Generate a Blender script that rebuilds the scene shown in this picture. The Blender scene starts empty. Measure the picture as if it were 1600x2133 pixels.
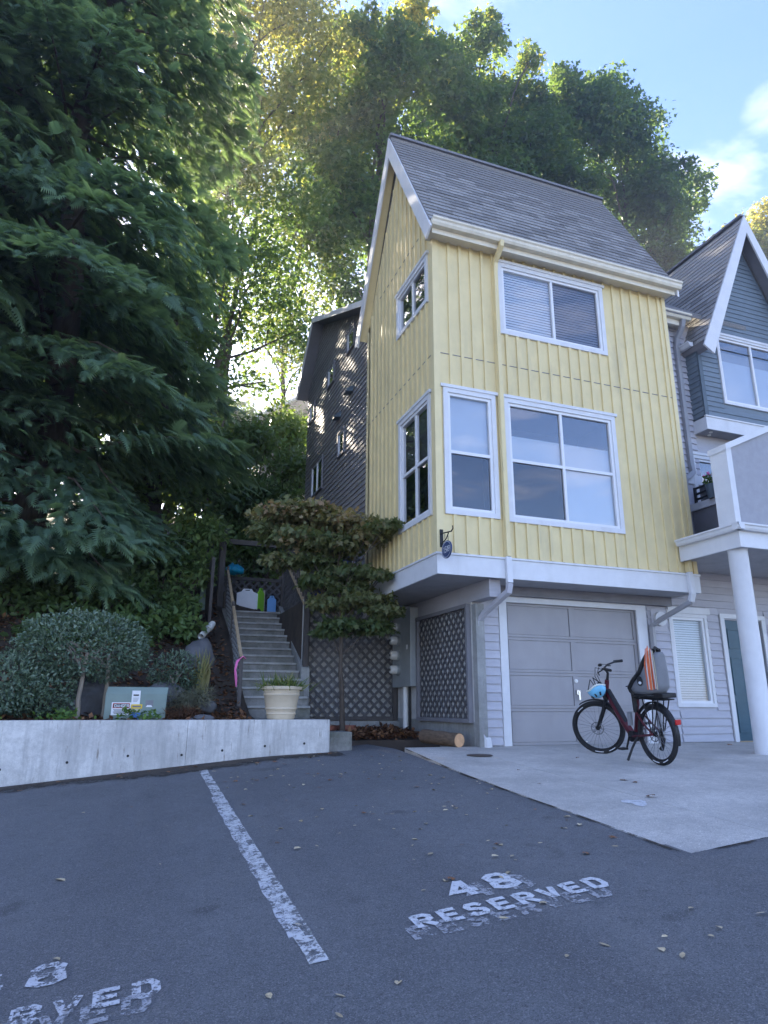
import bpy, bmesh, math, random
import numpy as np
from mathutils import Matrix, Vector
R = math.radians
rnd = random.Random(7)
rng = np.random.default_rng(11)
S = bpy.context.scene
COL = S.collection

# ------------------------------------------------------------------ camera
FPX, PITCH, ROLL, YAW = 1420.0, R(15.87), R(.25), R(20.4)
fw = Vector((math.sin(YAW)*math.cos(PITCH), math.cos(YAW)*math.cos(PITCH), math.sin(PITCH)))
r0 = Vector((math.cos(YAW), -math.sin(YAW), 0)); u0 = r0.cross(fw)
cr = math.cos(ROLL)*r0 + math.sin(ROLL)*u0
cu = -math.sin(ROLL)*r0 + math.cos(ROLL)*u0
cam = bpy.data.objects.new('camera', bpy.data.cameras.new('camera'))
COL.objects.link(cam)
cam.matrix_world = Matrix((( cr.x, cu.x, -fw.x, 0), (cr.y, cu.y, -fw.y, 0), (cr.z, cu.z, -fw.z, 0), (0, 0, 0, 1)))
cam.data.sensor_fit = 'HORIZONTAL'; cam.data.sensor_width = 36
cam.data.lens = FPX/1600*36; cam.data.clip_start = .05; cam.data.clip_end = 2000
S.camera = cam
S.render.resolution_x, S.render.resolution_y = 768, 1024

def onY(x, y, Y):                      # photo pixel -> point on the plane Y (depth known from what it stands on)
    d = (x-800)*cr - (y-1066.5)*cu + FPX*fw
    return d*(Y/d.y)

# ------------------------------------------------------------------ sky, sun, exposure
SUN_AZ, SUN_EL = R(-13), R(27)         # azimuth from +Y towards +X
w = bpy.data.worlds.new('World'); S.world = w; w.use_nodes = True
nt = w.node_tree; nt.nodes.clear()
def N(t, typ, **k):
    n = t.nodes.new(typ)
    for a, b in k.items(): setattr(n, a, b)
    return n
sky = N(nt, 'ShaderNodeTexSky', sky_type='NISHITA', sun_disc=False)
sky.sun_elevation = SUN_EL; sky.sun_rotation = SUN_AZ
sky.air_density = 1.0; sky.dust_density = .3; sky.ozone_density = 3.0
tc = N(nt, 'ShaderNodeTexCoord'); sep = N(nt, 'ShaderNodeSeparateXYZ')
nt.links.new(tc.outputs['Generated'], sep.inputs[0])
mz = N(nt, 'ShaderNodeMath', operation='MAXIMUM'); mz.inputs[1].default_value = .08
nt.links.new(sep.outputs[2], mz.inputs[0])
dv = [N(nt, 'ShaderNodeMath', operation='DIVIDE') for _ in range(2)]
for i in range(2):
    nt.links.new(sep.outputs[i], dv[i].inputs[0]); nt.links.new(mz.outputs[0], dv[i].inputs[1])
cmb = N(nt, 'ShaderNodeCombineXYZ')
nt.links.new(dv[0].outputs[0], cmb.inputs[0]); nt.links.new(dv[1].outputs[0], cmb.inputs[1])
mp = N(nt, 'ShaderNodeMapping'); mp.inputs['Scale'].default_value = (1.0, 1.7, 1); mp.inputs['Rotation'].default_value = (0, 0, R(25))
mp.inputs['Location'].default_value = (.35, 2.1, 0)
nt.links.new(cmb.outputs[0], mp.inputs[0])
nz = N(nt, 'ShaderNodeTexNoise'); nz.inputs['Scale'].default_value = 1.5; nz.inputs['Detail'].default_value = 9
nz.inputs['Roughness'].default_value = .56; nz.inputs['Distortion'].default_value = .45
nt.links.new(mp.outputs[0], nz.inputs['Vector'])
rp = N(nt, 'ShaderNodeValToRGB'); rp.color_ramp.elements[0].position = .52; rp.color_ramp.elements[1].position = 1.0
nt.links.new(nz.outputs['Fac'], rp.inputs[0])
cm = N(nt, 'ShaderNodeMix', data_type='RGBA'); cm.inputs['B'].default_value = (5.6, 5.3, 5.6, 1)
nt.links.new(rp.outputs[0], cm.inputs['Factor'])
tn = N(nt, 'ShaderNodeMix', data_type='RGBA', blend_type='MULTIPLY'); tn.inputs['Factor'].default_value = 1; tn.inputs['B'].default_value = (.56, .545, .655, 1)
nt.links.new(sky.outputs[0], tn.inputs['A']); nt.links.new(tn.outputs['Result'], cm.inputs['A'])
bg = N(nt, 'ShaderNodeBackground'); bg.inputs['Strength'].default_value = .12
nt.links.new(cm.outputs['Result'], bg.inputs['Color'])
wo = N(nt, 'ShaderNodeOutputWorld'); nt.links.new(bg.outputs[0], wo.inputs[0])

sl = bpy.data.lights.new('sun', 'SUN'); sl.energy = 4.0; sl.angle = R(.6); sl.color = (1, .88, .7)
sun = bpy.data.objects.new('sun', sl); COL.objects.link(sun)
sd = Vector((math.sin(SUN_AZ)*math.cos(SUN_EL), math.cos(SUN_AZ)*math.cos(SUN_EL), math.sin(SUN_EL)))
sun.rotation_euler = sd.to_track_quat('Z', 'Y').to_euler(); sun.location = sd*60
S.view_settings.view_transform = 'Standard'; S.view_settings.look = 'None'
S.view_settings.gamma = 1; S.view_settings.use_curve_mapping = False
S.view_settings.exposure = 2.82

VEIL = .0024
# ------------------------------------------------------------------ materials
def new_mat(name):
    m = bpy.data.materials.new(name); m.use_nodes = True
    t = m.node_tree; b = t.nodes['Principled BSDF']
    return m, t, b
def noise(t, scale, detail=4, rough=.55, stretch=None, vec=None):
    g = N(t, 'ShaderNodeNewGeometry') if vec is None else None
    v = g.outputs['Position'] if g else vec
    if stretch:
        mm = N(t, 'ShaderNodeMapping'); mm.inputs['Scale'].default_value = stretch
        t.links.new(v, mm.inputs[0]); v = mm.outputs[0]
    n = N(t, 'ShaderNodeTexNoise'); n.inputs['Scale'].default_value = scale
    n.inputs['Detail'].default_value = detail; n.inputs['Roughness'].default_value = rough
    t.links.new(v, n.inputs['Vector']); return n.outputs['Fac']
def ramp(t, fac, stops):
    r = N(t, 'ShaderNodeValToRGB'); e = r.color_ramp.elements
    while len(e) < len(stops): e.new(.5)
    for i, (p, c) in enumerate(stops):
        e[i].position = p
        e[i].color = (*c, 1) if isinstance(c, tuple) else (c, c, c, 1)
    t.links.new(fac, r.inputs[0]); return r.outputs[0]
def mix(t, fac, a, b, mode='MIX'):
    m = N(t, 'ShaderNodeMix', data_type='RGBA', blend_type=mode)
    for k, v in (('Factor', fac), ('A', a), ('B', b)):
        if isinstance(v, (int, float)): m.inputs[k].default_value = v
        elif isinstance(v, tuple): m.inputs[k].default_value = (*v, 1)
        else: t.links.new(v, m.inputs[k])
    return m.outputs['Result']
def bump(t, b, h, strength=.3, dist=.01):
    n = N(t, 'ShaderNodeBump'); n.inputs['Strength'].default_value = strength; n.inputs['Distance'].default_value = dist
    t.links.new(h, n.inputs['Height']); t.links.new(n.outputs[0], b.inputs['Normal'])
def sc(c, k): return tuple(min(1, x*k) for x in c)
def mat(name, col, rough=.6, var=.12, scale=5, bmp=0, bscale=60, metal=0, spec=.35, rand=0, dirt=0, stretch=None, grime=(.08, .075, .06)):
    m, t, b = new_mat(name)
    c = ramp(t, noise(t, scale, 5, .6, stretch), [(.3, sc(col, 1-var)), (.7, sc(col, 1+var))])
    if dirt:
        d = ramp(t, noise(t, 2.3, 6, .65, (1.5, 1.5, .35)), [(.52, 0.), (.75, dirt)])
        c = mix(t, d, c, grime)
    if rand:
        o = N(t, 'ShaderNodeObjectInfo')
        c = mix(t, 1.0, c, ramp(t, o.outputs['Random'], [(0, 1-rand), (1, 1.)]), 'MULTIPLY')
    t.links.new(c, b.inputs['Base Color'])
    b.inputs['Roughness'].default_value = rough; b.inputs['Metallic'].default_value = metal
    b.inputs['Specular IOR Level'].default_value = spec
    if bmp: bump(t, b, noise(t, bscale, 5), bmp, .006)
    return m

MAT = {}
def A(k, *a, **kw): MAT[k] = mat(k, *a, **kw)
A('yellow', (.73, .605, .325), .6, .06, 3, .15, 90, dirt=.4, grime=(.42, .37, .24))
A('yellow_trim', (.74, .615, .335), .55, .05, 4, dirt=.12, grime=(.34, .27, .12))
A('white', (.67, .67, .67), .5, .05, 5, dirt=.16, grime=(.33, .31, .27))
A('vinyl', (.74, .74, .74), .35, .02, 5)
A('cream', (.72, .66, .52), .45, .06, 6, dirt=.25, grime=(.3, .26, .2))
A('siding', (.49, .48, .51), .6, .06, 4, .12, 120, rand=.1, stretch=(1, 1, 6), dirt=.1)
A('soffit', (.42, .41, .41), .7, .08, 4, dirt=.2)
A('dark_trim', (.2, .195, .205), .65, .1, 5)
A('garage', (.33, .315, .315), .5, .05, 3, .08, 200, dirt=.12)
A('blue', (.17, .21, .24), .55, .1, 5, .12, 100, rand=.12, stretch=(1, 1, 5))
A('blue_trim', (.09, .12, .14), .5, .1, 5)
A('dark_siding', (.3, .285, .28), .65, .2, 5, .15, 90, rand=.2, stretch=(1, .6, 5))
A('door', (.045, .1, .13), .4, .08, 4)
A('stucco', (.35, .35, .37), .85, .07, 8, .5, 140, dirt=.1)
A('lattice', (.11, .105, .105), .75, .25, 9, .2, 60, rand=.25)
A('wood_post', (.095, .085, .078), .8, .25, 7, .3, 50, rand=.2, stretch=(4, 4, .8))
A('wood_bare', (.42, .31, .19), .75, .2, 9, .2, 60)
A('metal_grey', (.33, .35, .35), .45, .08, 4, metal=.2, dirt=.15)
A('downspout', (.3, .3, .31), .4, .08, 4)
A('black', (.012, .012, .013), .45, .2, 20)
A('rubber', (.02, .02, .021), .8, .2, 25, .2, 200)
A('maroon', (.09, .012, .02), .3, .1, 9)
A('chrome', (.6, .6, .6), .25, .05, 9, metal=1)
A('steel', (.25, .25, .26), .35, .1, 12, metal=.9)
A('seat_grey', (.2, .205, .215), .5, .06, 9)
A('helmet', (.22, .58, .8), .25, .08, 14)
A('helmet_white', (.75, .78, .7), .4, .08, 14)
A('orange', (.75, .17, .06), .5, .15, 14)
A('red', (.5, .02, .02), .3, .05, 14)
A('meter_glass', (.62, .6, .55), .15, .06, 14, spec=.6)
A('sign_blue', (.02, .045, .13), .4, .1, 14)
A('iron', (.012, .012, .012), .5, .3, 30)
A('planter', (.56, .46, .32), .55, .08, 6, .1, 80, dirt=.12, grime=(.32, .26, .17))
A('terracotta', (.25, .09, .055), .75, .2, 9, dirt=.3)
A('box_green', (.19, .25, .22), .5, .08, 4, .1, 60, dirt=.3, grime=(.09, .11, .08))
A('rock', (.12, .12, .125), .85, .35, 3, .8, 12, dirt=.3)
A('pvc', (.75, .74, .7), .45, .06, 8, dirt=.2)
A('bark', (.085, .066, .05), .9, .35, 9, .9, 14, stretch=(3, 3, .5))
A('bark_pale', (.26, .22, .17), .85, .25, 9, .5, 18, stretch=(3, 3, .6))
A('log_bark', (.13, .09, .06), .9, .4, 12, .9, 20, stretch=(3, .6, 3))
A('log_end', (.62, .36, .19), .75, .18, 14, .2, 40)
A('soil', (.055, .042, .032), .95, .4, 3, .9, 9)
A('interior', (.05, .052, .06), .9, .2, 2)
A('blind', (.85, .85, .86), .5, .03, 9)
A('shade_cloth', (.66, .68, .72), .8, .03, 3)
A('dark_blind', (.2, .2, .21), .55, .03, 9)
A('plastic_white', (.72, .72, .72), .4, .04, 6)
A('plastic_green', (.28, .62, .05), .35, .06, 6)
A('plastic_blue', (.2, .42, .75), .35, .06, 6)
A('plastic_tan', (.5, .45, .32), .45, .06, 6)
A('tarp_teal', (.01, .32, .5), .35, .2, 9)
A('cloth_blue', (.015, .05, .28), .6, .2, 9)
A('pink', (.85, .2, .45), .5, .1, 9)
A('beige_house', (.52, .44, .38), .7, .06, 4, rand=.06)
A('leaf_dry', (.3, .13, .05), .7, .4, 30, rand=.5)
A('leaf_yellow', (.66, .53, .33), .6, .3, 60, rand=.5)
A('sticker_yellow', (.75, .5, .03), .5, .05, 9)
A('sticker_blue', (.08, .2, .5), .5, .1, 30)
A('ink', (.03, .03, .03), .6, .1, 9)
A('cover_iron', (.09, .07, .06), .7, .3, 30, .4, 60)
A('shingle', (.315, .305, .29), .9, .3, 45, .8, 160, rand=.42)
A('ridge', (.2, .2, .215), .85, .2, 30, .5, 160)
A('lamp_glow', (.9, .88, .8), .4, .02, 4)

def concrete(name, col, streak=.5, speck=.25, moss=0, rough=.85):
    m, t, b = new_mat(name)
    c = ramp(t, noise(t, 2.2, 8, .65), [(.25, sc(col, .78)), (.5, col), (.75, sc(col, 1.16))])
    c = mix(t, ramp(t, noise(t, .8, 8, .7), [(.44, 0.), (.66, .6)]), c, sc(col, .48))
    c = mix(t, ramp(t, noise(t, 14, 6, .75), [(.46, 0.), (.68, .5)]), c, sc(col, .55))
    c = mix(t, ramp(t, noise(t, 110, 3, .7), [(.35, speck), (.55, 0.)]), c, sc(col, .45))
    c = mix(t, ramp(t, noise(t, 70, 2, .6), [(.62, 0.), (.75, speck)]), c, sc(col, 1.7))
    if streak:
        s = ramp(t, noise(t, 5, 6, .7, (1.4, 1.4, .12)), [(.46, 0.), (.7, streak)])
        c = mix(t, s, c, sc(col, .5))
        s2 = ramp(t, noise(t, 11, 4, .7, (1.6, 1.6, .2)), [(.6, 0.), (.7, streak)])
        c = mix(t, s2, c, sc((col[0], col[1]*.85, col[2]*.7), .32))
    if moss:
        c = mix(t, ramp(t, noise(t, 3, 8, .7), [(.45, 0.), (.7, moss)]), c, (.05, .06, .03))
    t.links.new(c, b.inputs['Base Color']); b.inputs['Roughness'].default_value = rough
    bump(t, b, noise(t, 45, 8, .7), .35, .008)
    MAT[name] = m
concrete('concrete_wall', (.66, .64, .6), .85, .3)
concrete('concrete_pad', (.6, .565, .505), 0, .75)
concrete('concrete_step', (.27, .26, .235), .3, .3, .7)
concrete('concrete_tread', (.42, .41, .38), .3, .3, .35)
concrete('concrete_base', (.36, .36, .34), .4, .2, .25)

m, t, b = new_mat('asphalt')
c = ramp(t, noise(t, .5, 8, .65), [(.3, (.11, .115, .12)), (.5, (.14, .145, .15)), (.72, (.175, .178, .18))])
c = mix(t, ramp(t, noise(t, 1.7, 9, .72, (1, .45, 1)), [(.54, 0.), (.7, .45)]), c, (.2, .196, .19))
c = mix(t, ramp(t, noise(t, .9, 5, .6), [(.6, 0.), (.74, .5)]), c, (.055, .055, .06))
c = mix(t, ramp(t, noise(t, 9, 7, .75), [(.46, 0.), (.7, .45)]), c, (.07, .07, .075))
c = mix(t, ramp(t, noise(t, 22, 6, .75), [(.54, 0.), (.72, .4)]), c, (.24, .236, .23))
c = mix(t, ramp(t, noise(t, 1.0, 3, .5, (1.5, .1, 1)), [(.52, 0.), (.68, .45)]), c, (.085, .085, .09))
c = mix(t, ramp(t, noise(t, 2.2, 2, .4), [(.68, 0.), (.73, .55)]), c, (.05, .05, .052))
c = mix(t, ramp(t, noise(t, 48, 3, .7), [(.54, 0.), (.7, .55)]), c, (.27, .268, .262))
c = mix(t, ramp(t, noise(t, 60, 3, .7), [(.3, .65), (.45, 0.)]), c, (.05, .05, .053))
c = mix(t, ramp(t, noise(t, 120, 2, .6), [(.54, 0.), (.72, .7)]), c, (.3, .3, .3))
c = mix(t, ramp(t, noise(t, 150, 2, .6), [(.32, .75), (.47, 0.)]), c, (.035, .035, .038))
vn = N(t, 'ShaderNodeTexVoronoi', feature='DISTANCE_TO_EDGE'); vn.inputs['Scale'].default_value = .55
gg = N(t, 'ShaderNodeNewGeometry'); mv = N(t, 'ShaderNodeMix', data_type='VECTOR'); nn_ = N(t, 'ShaderNodeTexNoise'); nn_.inputs['Scale'].default_value = 2.5; nn_.inputs['Detail'].default_value = 6
mv.inputs[0].default_value = .16; t.links.new(gg.outputs['Position'], nn_.inputs['Vector']); t.links.new(gg.outputs['Position'], mv.inputs['A']); t.links.new(nn_.outputs['Color'], mv.inputs['B']); t.links.new(mv.outputs['Result'] if 'Result' in mv.outputs else mv.outputs[1], vn.inputs['Vector'])
ck = ramp(t, vn.outputs['Distance'], [(.0, .75), (.0055, 0.)]); ckm = mix(t, 1.0, ck, ramp(t, noise(t, .7, 3), [(.5, 0.), (.6, 1.)]), 'MULTIPLY')
t.links.new(c, b.inputs['Base Color']); b.inputs['Roughness'].default_value = .82
bump(t, b, noise(t, 110, 4, .75), .9, .008); MAT['asphalt'] = m

m, t, b = new_mat('gutter_dirt')           # soil washed up along the wall foot
c = ramp(t, noise(t, 9, 8, .7), [(.3, (.035, .027, .02)), (.55, (.055, .042, .03)), (.75, (.11, .08, .055))])
t.links.new(c, b.inputs['Base Color']); b.inputs['Roughness'].default_value = .95
tr = N(t, 'ShaderNodeBsdfTransparent'); ms = N(t, 'ShaderNodeMixShader')
at = N(t, 'ShaderNodeAttribute', attribute_name='edge')
ad = N(t, 'ShaderNodeMath', operation='ADD'); t.links.new(at.outputs['Fac'], ad.inputs[0]); t.links.new(noise(t, 6, 8, .75), ad.inputs[1])
t.links.new(ramp(t, ad.outputs[0], [(.78, 0.), (1.0, 1.)]), ms.inputs[0]); t.links.new(tr.outputs[0], ms.inputs[1]); t.links.new(b.outputs[0], ms.inputs[2])
t.links.new(ms.outputs[0], t.nodes['Material Output'].inputs[0]); bump(t, b, noise(t, 60, 5), .8, .01); MAT['gutter_dirt'] = m

def worn_paint(name, col, lo, hi, scale=16):
    m, t, b = new_mat(name)
    c = ramp(t, noise(t, 30, 5, .7), [(.3, sc(col, .78)), (.6, col)])
    t.links.new(c, b.inputs['Base Color']); b.inputs['Roughness'].default_value = .7
    tr = N(t, 'ShaderNodeBsdfTransparent'); ms = N(t, 'ShaderNodeMixShader')
    f = mix(t, .45, noise(t, scale, 7, .72), noise(t, scale*4.3, 5, .7))
    t.links.new(ramp(t, f, [(lo, 0.), (hi, 1.)]), ms.inputs[0])
    t.links.new(tr.outputs[0], ms.inputs[1]); t.links.new(b.outputs[0], ms.inputs[2])
    t.links.new(ms.outputs[0], t.nodes['Material Output'].inputs[0]); MAT[name] = m
worn_paint('paint', (.64, .64, .64), .4, .46, 22)
worn_paint('paint_stripe', (.58, .58, .57), .44, .52, 9)
worn_paint('paint_ghost', (.36, .36, .37), .435, .53)
worn_paint('paint_faint', (.56, .56, .57), .45, .51, 12)

def glass(name, tint=(.86, .9, .93), k=1.9, base=.04):
    m = bpy.data.materials.new(name); m.use_nodes = True; t = m.node_tree; t.nodes.clear()
    fr = N(t, 'ShaderNodeFresnel'); fr.inputs[0].default_value = 1.5
    ma = N(t, 'ShaderNodeMath', operation='MULTIPLY_ADD', use_clamp=True); ma.inputs[1].default_value = k; ma.inputs[2].default_value = base
    t.links.new(fr.outputs[0], ma.inputs[0])
    gl = N(t, 'ShaderNodeBsdfGlossy'); gl.inputs['Roughness'].default_value = .015
    tr = N(t, 'ShaderNodeBsdfTransparent'); tr.inputs[0].default_value = (*tint, 1)
    bp = N(t, 'ShaderNodeBump'); bp.inputs['Strength'].default_value = .04; bp.inputs['Distance'].default_value = .02
    t.links.new(noise(t, 1.6, 2), bp.inputs['Height']); t.links.new(bp.outputs[0], gl.inputs['Normal'])
    ms = N(t, 'ShaderNodeMixShader'); t.links.new(ma.outputs[0], ms.inputs[0])
    t.links.new(tr.outputs[0], ms.inputs[1]); t.links.new(gl.outputs[0], ms.inputs[2])
    o = N(t, 'ShaderNodeOutputMaterial'); t.links.new(ms.outputs[0], o.inputs[0]); MAT[name] = m
glass('glass', (.86, .9, .93), 2.6, .12); glass('clear_glass', (.86, .9, .93), 1.0, .02); glass('screen', (.45, .46, .5), 1.6, .06)

def leaf(name, stops, trans=.4, rough=.5, spec=.3):
    m = bpy.data.materials.new(name); m.use_nodes = True; t = m.node_tree; b = t.nodes['Principled BSDF']
    a = N(t, 'ShaderNodeAttribute', attribute_name='tint')
    c = ramp(t, a.outputs['Fac'], stops)
    t.links.new(c, b.inputs['Base Color']); b.inputs['Roughness'].default_value = rough
    b.inputs['Specular IOR Level'].default_value = spec
    tl = N(t, 'ShaderNodeBsdfTranslucent'); t.links.new(mix(t, 1.0, c, (1.5, 1.35, .6), 'MULTIPLY'), tl.inputs[0])
    ms = N(t, 'ShaderNodeMixShader'); ms.inputs[0].default_value = trans
    t.links.new(b.outputs[0], ms.inputs[1]); t.links.new(tl.outputs[0], ms.inputs[2])
    t.links.new(ms.outputs[0], t.nodes['Material Output'].inputs[0]); MAT[name] = m
leaf('leaf_conifer', [(0, (.06, .115, .08)), (.4, (.14, .23, .155)), (.75, (.21, .32, .2)), (1, (.32, .43, .25))], .5, .5)
leaf('leaf_maple', [(0, (.065, .125, .05)), (.45, (.12, .2, .075)), (.7, (.18, .25, .085)), (.85, (.42, .42, .11)), (1, (.62, .55, .14))], .58)
leaf('leaf_autumn', [(0, (.1, .16, .065)), (.5, (.19, .24, .095)), (.75, (.34, .35, .15)), (1, (.55, .49, .2))], .55)
leaf('leaf_laurel', [(0, (.065, .115, .045)), (.5, (.14, .23, .08)), (.85, (.25, .34, .11)), (1, (.3, .32, .06))], .4, .35, .5)
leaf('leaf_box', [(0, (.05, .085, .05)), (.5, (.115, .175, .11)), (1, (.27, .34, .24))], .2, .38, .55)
leaf('leaf_red', [(0, (.09, .14, .055)), (.4, (.2, .22, .1)), (.75, (.38, .3, .18)), (1, (.52, .26, .2))], .5)
leaf('leaf_grey', [(0, (.09, .1, .06)), (1, (.26, .26, .18))], .2)
leaf('leaf_grass', [(0, (.05, .1, .02)), (.6, (.14, .2, .05)), (1, (.35, .3, .14))], .35)
leaf('leaf_ivy', [(0, (.04, .09, .02)), (1, (.15, .26, .05))], .3)
leaf('leaf_litter', [(0, (.05, .028, .016)), (.5, (.16, .07, .035)), (1, (.34, .18, .09))], .15, .7)

# ------------------------------------------------------------------ object helpers
WM = {}
def par(o, p):
    if p is not None:
        o.parent = p; o.matrix_parent_inverse = WM[p.name].inverted()
    return o
def tag(o, label, cat=None, group=None, kind=None):
    o['label'] = label
    if cat: o['category'] = cat
    if group: o['group'] = group
    if kind: o['kind'] = kind
    return o
def thing(name, label, cat, loc=(0, 0, 0), rz=0, group=None):
    o = bpy.data.objects.new(name, None); COL.objects.link(o); o.empty_display_size = .1
    o.location = loc; o.rotation_euler = (0, 0, rz)
    WM[o.name] = Matrix.Translation(loc) @ Matrix.Rotation(rz, 4, 'Z')
    return tag(o, label, cat, group)
def place(mesh, name, parent, mx, kind=None):
    o = bpy.data.objects.new(name, mesh); COL.objects.link(o)
    o.matrix_basis = mx; WM[o.name] = mx.copy(); par(o, parent)
    if kind: o['kind'] = kind
    return o
class MB:
    def __init__(s): s.v = []; s.f = []
    def add(s, vs, fs):
        n = len(s.v); s.v += [tuple(v) for v in vs]; s.f += [tuple(i+n for i in f) for f in fs]; return s
    HEX = [(0, 3, 2, 1), (4, 5, 6, 7), (0, 1, 5, 4), (1, 2, 6, 5), (2, 3, 7, 6), (3, 0, 4, 7)]
    def box(s, x0, x1, y0, y1, z0, z1):
        return s.add([(x0, y0, z0), (x1, y0, z0), (x1, y1, z0), (x0, y1, z0), (x0, y0, z1), (x1, y0, z1), (x1, y1, z1), (x0, y1, z1)], MB.HEX)
    def fbox(s, fr, a0, a1, d0, d1, z0, z1):
        return s.add([fr(a0, d0, z0), fr(a1, d0, z0), fr(a1, d1, z0), fr(a0, d1, z0), fr(a0, d0, z1), fr(a1, d0, z1), fr(a1, d1, z1), fr(a0, d1, z1)], MB.HEX)
    def ring(s, fr, a0, a1, z0, z1, wd, d0, d1):
        s.fbox(fr, a0, a1, d0, d1, z1-wd, z1); s.fbox(fr, a0, a1, d0, d1, z0, z0+wd)
        s.fbox(fr, a0, a0+wd, d0, d1, z0+wd, z1-wd); return s.fbox(fr, a1-wd, a1, d0, d1, z0+wd, z1-wd)
    def prism(s, pts, vec):
        n = len(pts); vec = Vector(vec)
        vs = [Vector(p) for p in pts] + [Vector(p)+vec for p in pts]
        return s.add(vs, [tuple(range(n))[::-1], tuple(range(n, 2*n))] + [(i, (i+1) % n, (i+1) % n+n, i+n) for i in range(n)])
    def beam(s, p, q, wd, th, up=(0, 0, 1)):
        p, q = Vector(p), Vector(q); d = (q-p).normalized(); up = Vector(up)
        a = d.cross(up)
        if a.length < 1e-4: a = d.cross(Vector((0, 1, 0)))
        a.normalize(); c = a.cross(d).normalized()
        o = [a*(-wd/2)-c*th/2, a*(wd/2)-c*th/2, a*(wd/2)+c*th/2, a*(-wd/2)+c*th/2]
        return s.add([p+x for x in o]+[q+x for x in o], MB.HEX)
    def tube(s, pts, rad, n=10, cap=True, sx=1, sy=1):
        pts = [Vector(p) for p in pts]; rr = rad if isinstance(rad, (list, tuple)) else [rad]*len(pts)
        base = len(s.v); prev = None
        for i, p in enumerate(pts):
            d = (pts[min(i+1, len(pts)-1)]-pts[max(i-1, 0)]).normalized()
            a = prev - d*prev.dot(d) if prev is not None else d.cross(Vector((0, 0, 1)))
            if a.length < 1e-4: a = d.cross(Vector((1, 0, 0)))
            a.normalize(); prev = a; c = d.cross(a)
            for k in range(n):
                an = 2*math.pi*(k+.5)/n
                s.v.append(tuple(p+(a*math.cos(an)*sx+c*math.sin(an)*sy)*rr[i]))
        for i in range(len(pts)-1):
            for k in range(n):
                k2 = (k+1) % n
                s.f.append((base+i*n+k, base+i*n+k2, base+(i+1)*n+k2, base+(i+1)*n+k))
        if cap:
            s.f.append(tuple(base+k for k in range(n))[::-1]); e = base+(len(pts)-1)*n; s.f.append(tuple(e+k for k in range(n)))
        return s
    def lathe(s, prof, c=(0, 0, 0), n=28, axis='Z'):
        base = len(s.v)
        for r_, z in prof:
            for k in range(n):
                an = 2*math.pi*k/n; x, y = r_*math.cos(an), r_*math.sin(an)
                p = {'Z': (x, y, z), 'Y': (x, z, y), 'X': (z, x, y)}[axis]
                s.v.append((p[0]+c[0], p[1]+c[1], p[2]+c[2]))
        for i in range(len(prof)-1):
            for k in range(n):
                k2 = (k+1) % n; s.f.append((base+i*n+k, base+i*n+k2, base+(i+1)*n+k2, base+(i+1)*n+k))
        s.f.append(tuple(base+k for k in range(n))[::-1]); e = base+(len(prof)-1)*n; s.f.append(tuple(e+k for k in range(n)))
        return s
    def mesh(s, name, m, smooth=False, bevel=0, fix=True):
        me = bpy.data.meshes.new(name)
        me.from_pydata(s.v, [], s.f)
        if fix or bevel:
            bm = bmesh.new(); bm.from_mesh(me); bmesh.ops.recalc_face_normals(bm, faces=bm.faces)
            if bevel: bmesh.ops.bevel(bm, geom=[e for e in bm.edges if e.calc_face_angle(0) > .6], offset=bevel, segments=2, affect='EDGES', profile=.6)
            bm.to_mesh(me); bm.free()
        if m: me.materials.append(MAT[m])
        if smooth:
            me.polygons.foreach_set('use_smooth', [True]*len(me.polygons)); me.set_sharp_from_angle(angle=R(40))
        return me
    def build(s, name, m, parent=None, smooth=False, bevel=0, kind=None, fix=True, mx=None):
        o = bpy.data.objects.new(name, s.mesh(name, m, smooth, bevel, fix)); COL.objects.link(o)
        if mx is not None: o.matrix_basis = mx
        # mesh coordinates are world ones unless the parent is a local-frame thing
        WM[o.name] = mx.copy() if mx is not None else Matrix.Identity(4)
        if parent is not None: par(o, parent)
        if kind: o['kind'] = kind
        return o
def local(o, p):                        # child whose mesh is written in its thing's own frame
    o.parent = p; o.matrix_parent_inverse = Matrix.Identity(4); WM[o.name] = WM[p.name] @ o.matrix_basis
    return o
FRONT = lambda Y: (lambda a, d, z: (a, Y-d, z))
LEFT = lambda X: (lambda a, d, z: (X-d, a, z))
RIGHT_FACING_LEFT = LEFT
def pane(fr, a0, a1, z0, z1, d, name, m, parent, left=False):
    q = [fr(a0, d, z0), fr(a1, d, z0), fr(a1, d, z1), fr(a0, d, z1)]
    return MB().add(q if not left else q[::-1], [(0, 1, 2, 3)]).build(name, m, parent, fix=False)
def wall_holes(fr, a0, a1, z0, z1, holes, th, name, m, parent):
    As = sorted({a0, a1, *[h[0] for h in holes], *[h[1] for h in holes]}); Zs = sorted({z0, z1, *[h[2] for h in holes], *[h[3] for h in holes]})
    b = MB()
    for i in range(len(As)-1):
        for j in range(len(Zs)-1):
            ca, cz = (As[i]+As[i+1])/2, (Zs[j]+Zs[j+1])/2
            if any(h[0] < ca < h[1] and h[2] < cz < h[3] for h in holes): continue
            b.add([fr(As[i], 0, Zs[j]), fr(As[i+1], 0, Zs[j]), fr(As[i+1], 0, Zs[j+1]), fr(As[i], 0, Zs[j+1])], [(0, 1, 2, 3)])
    for h in holes:
        c = [(h[0], h[2]), (h[1], h[2]), (h[1], h[3]), (h[0], h[3])]
        for k in range(4):
            p, q = c[k], c[(k+1) % 4]
            b.add([fr(p[0], 0, p[1]), fr(q[0], 0, q[1]), fr(q[0], -th, q[1]), fr(p[0], -th, p[1])], [(0, 1, 2, 3)])
    return b.build(name, m, parent, fix=False)
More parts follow.
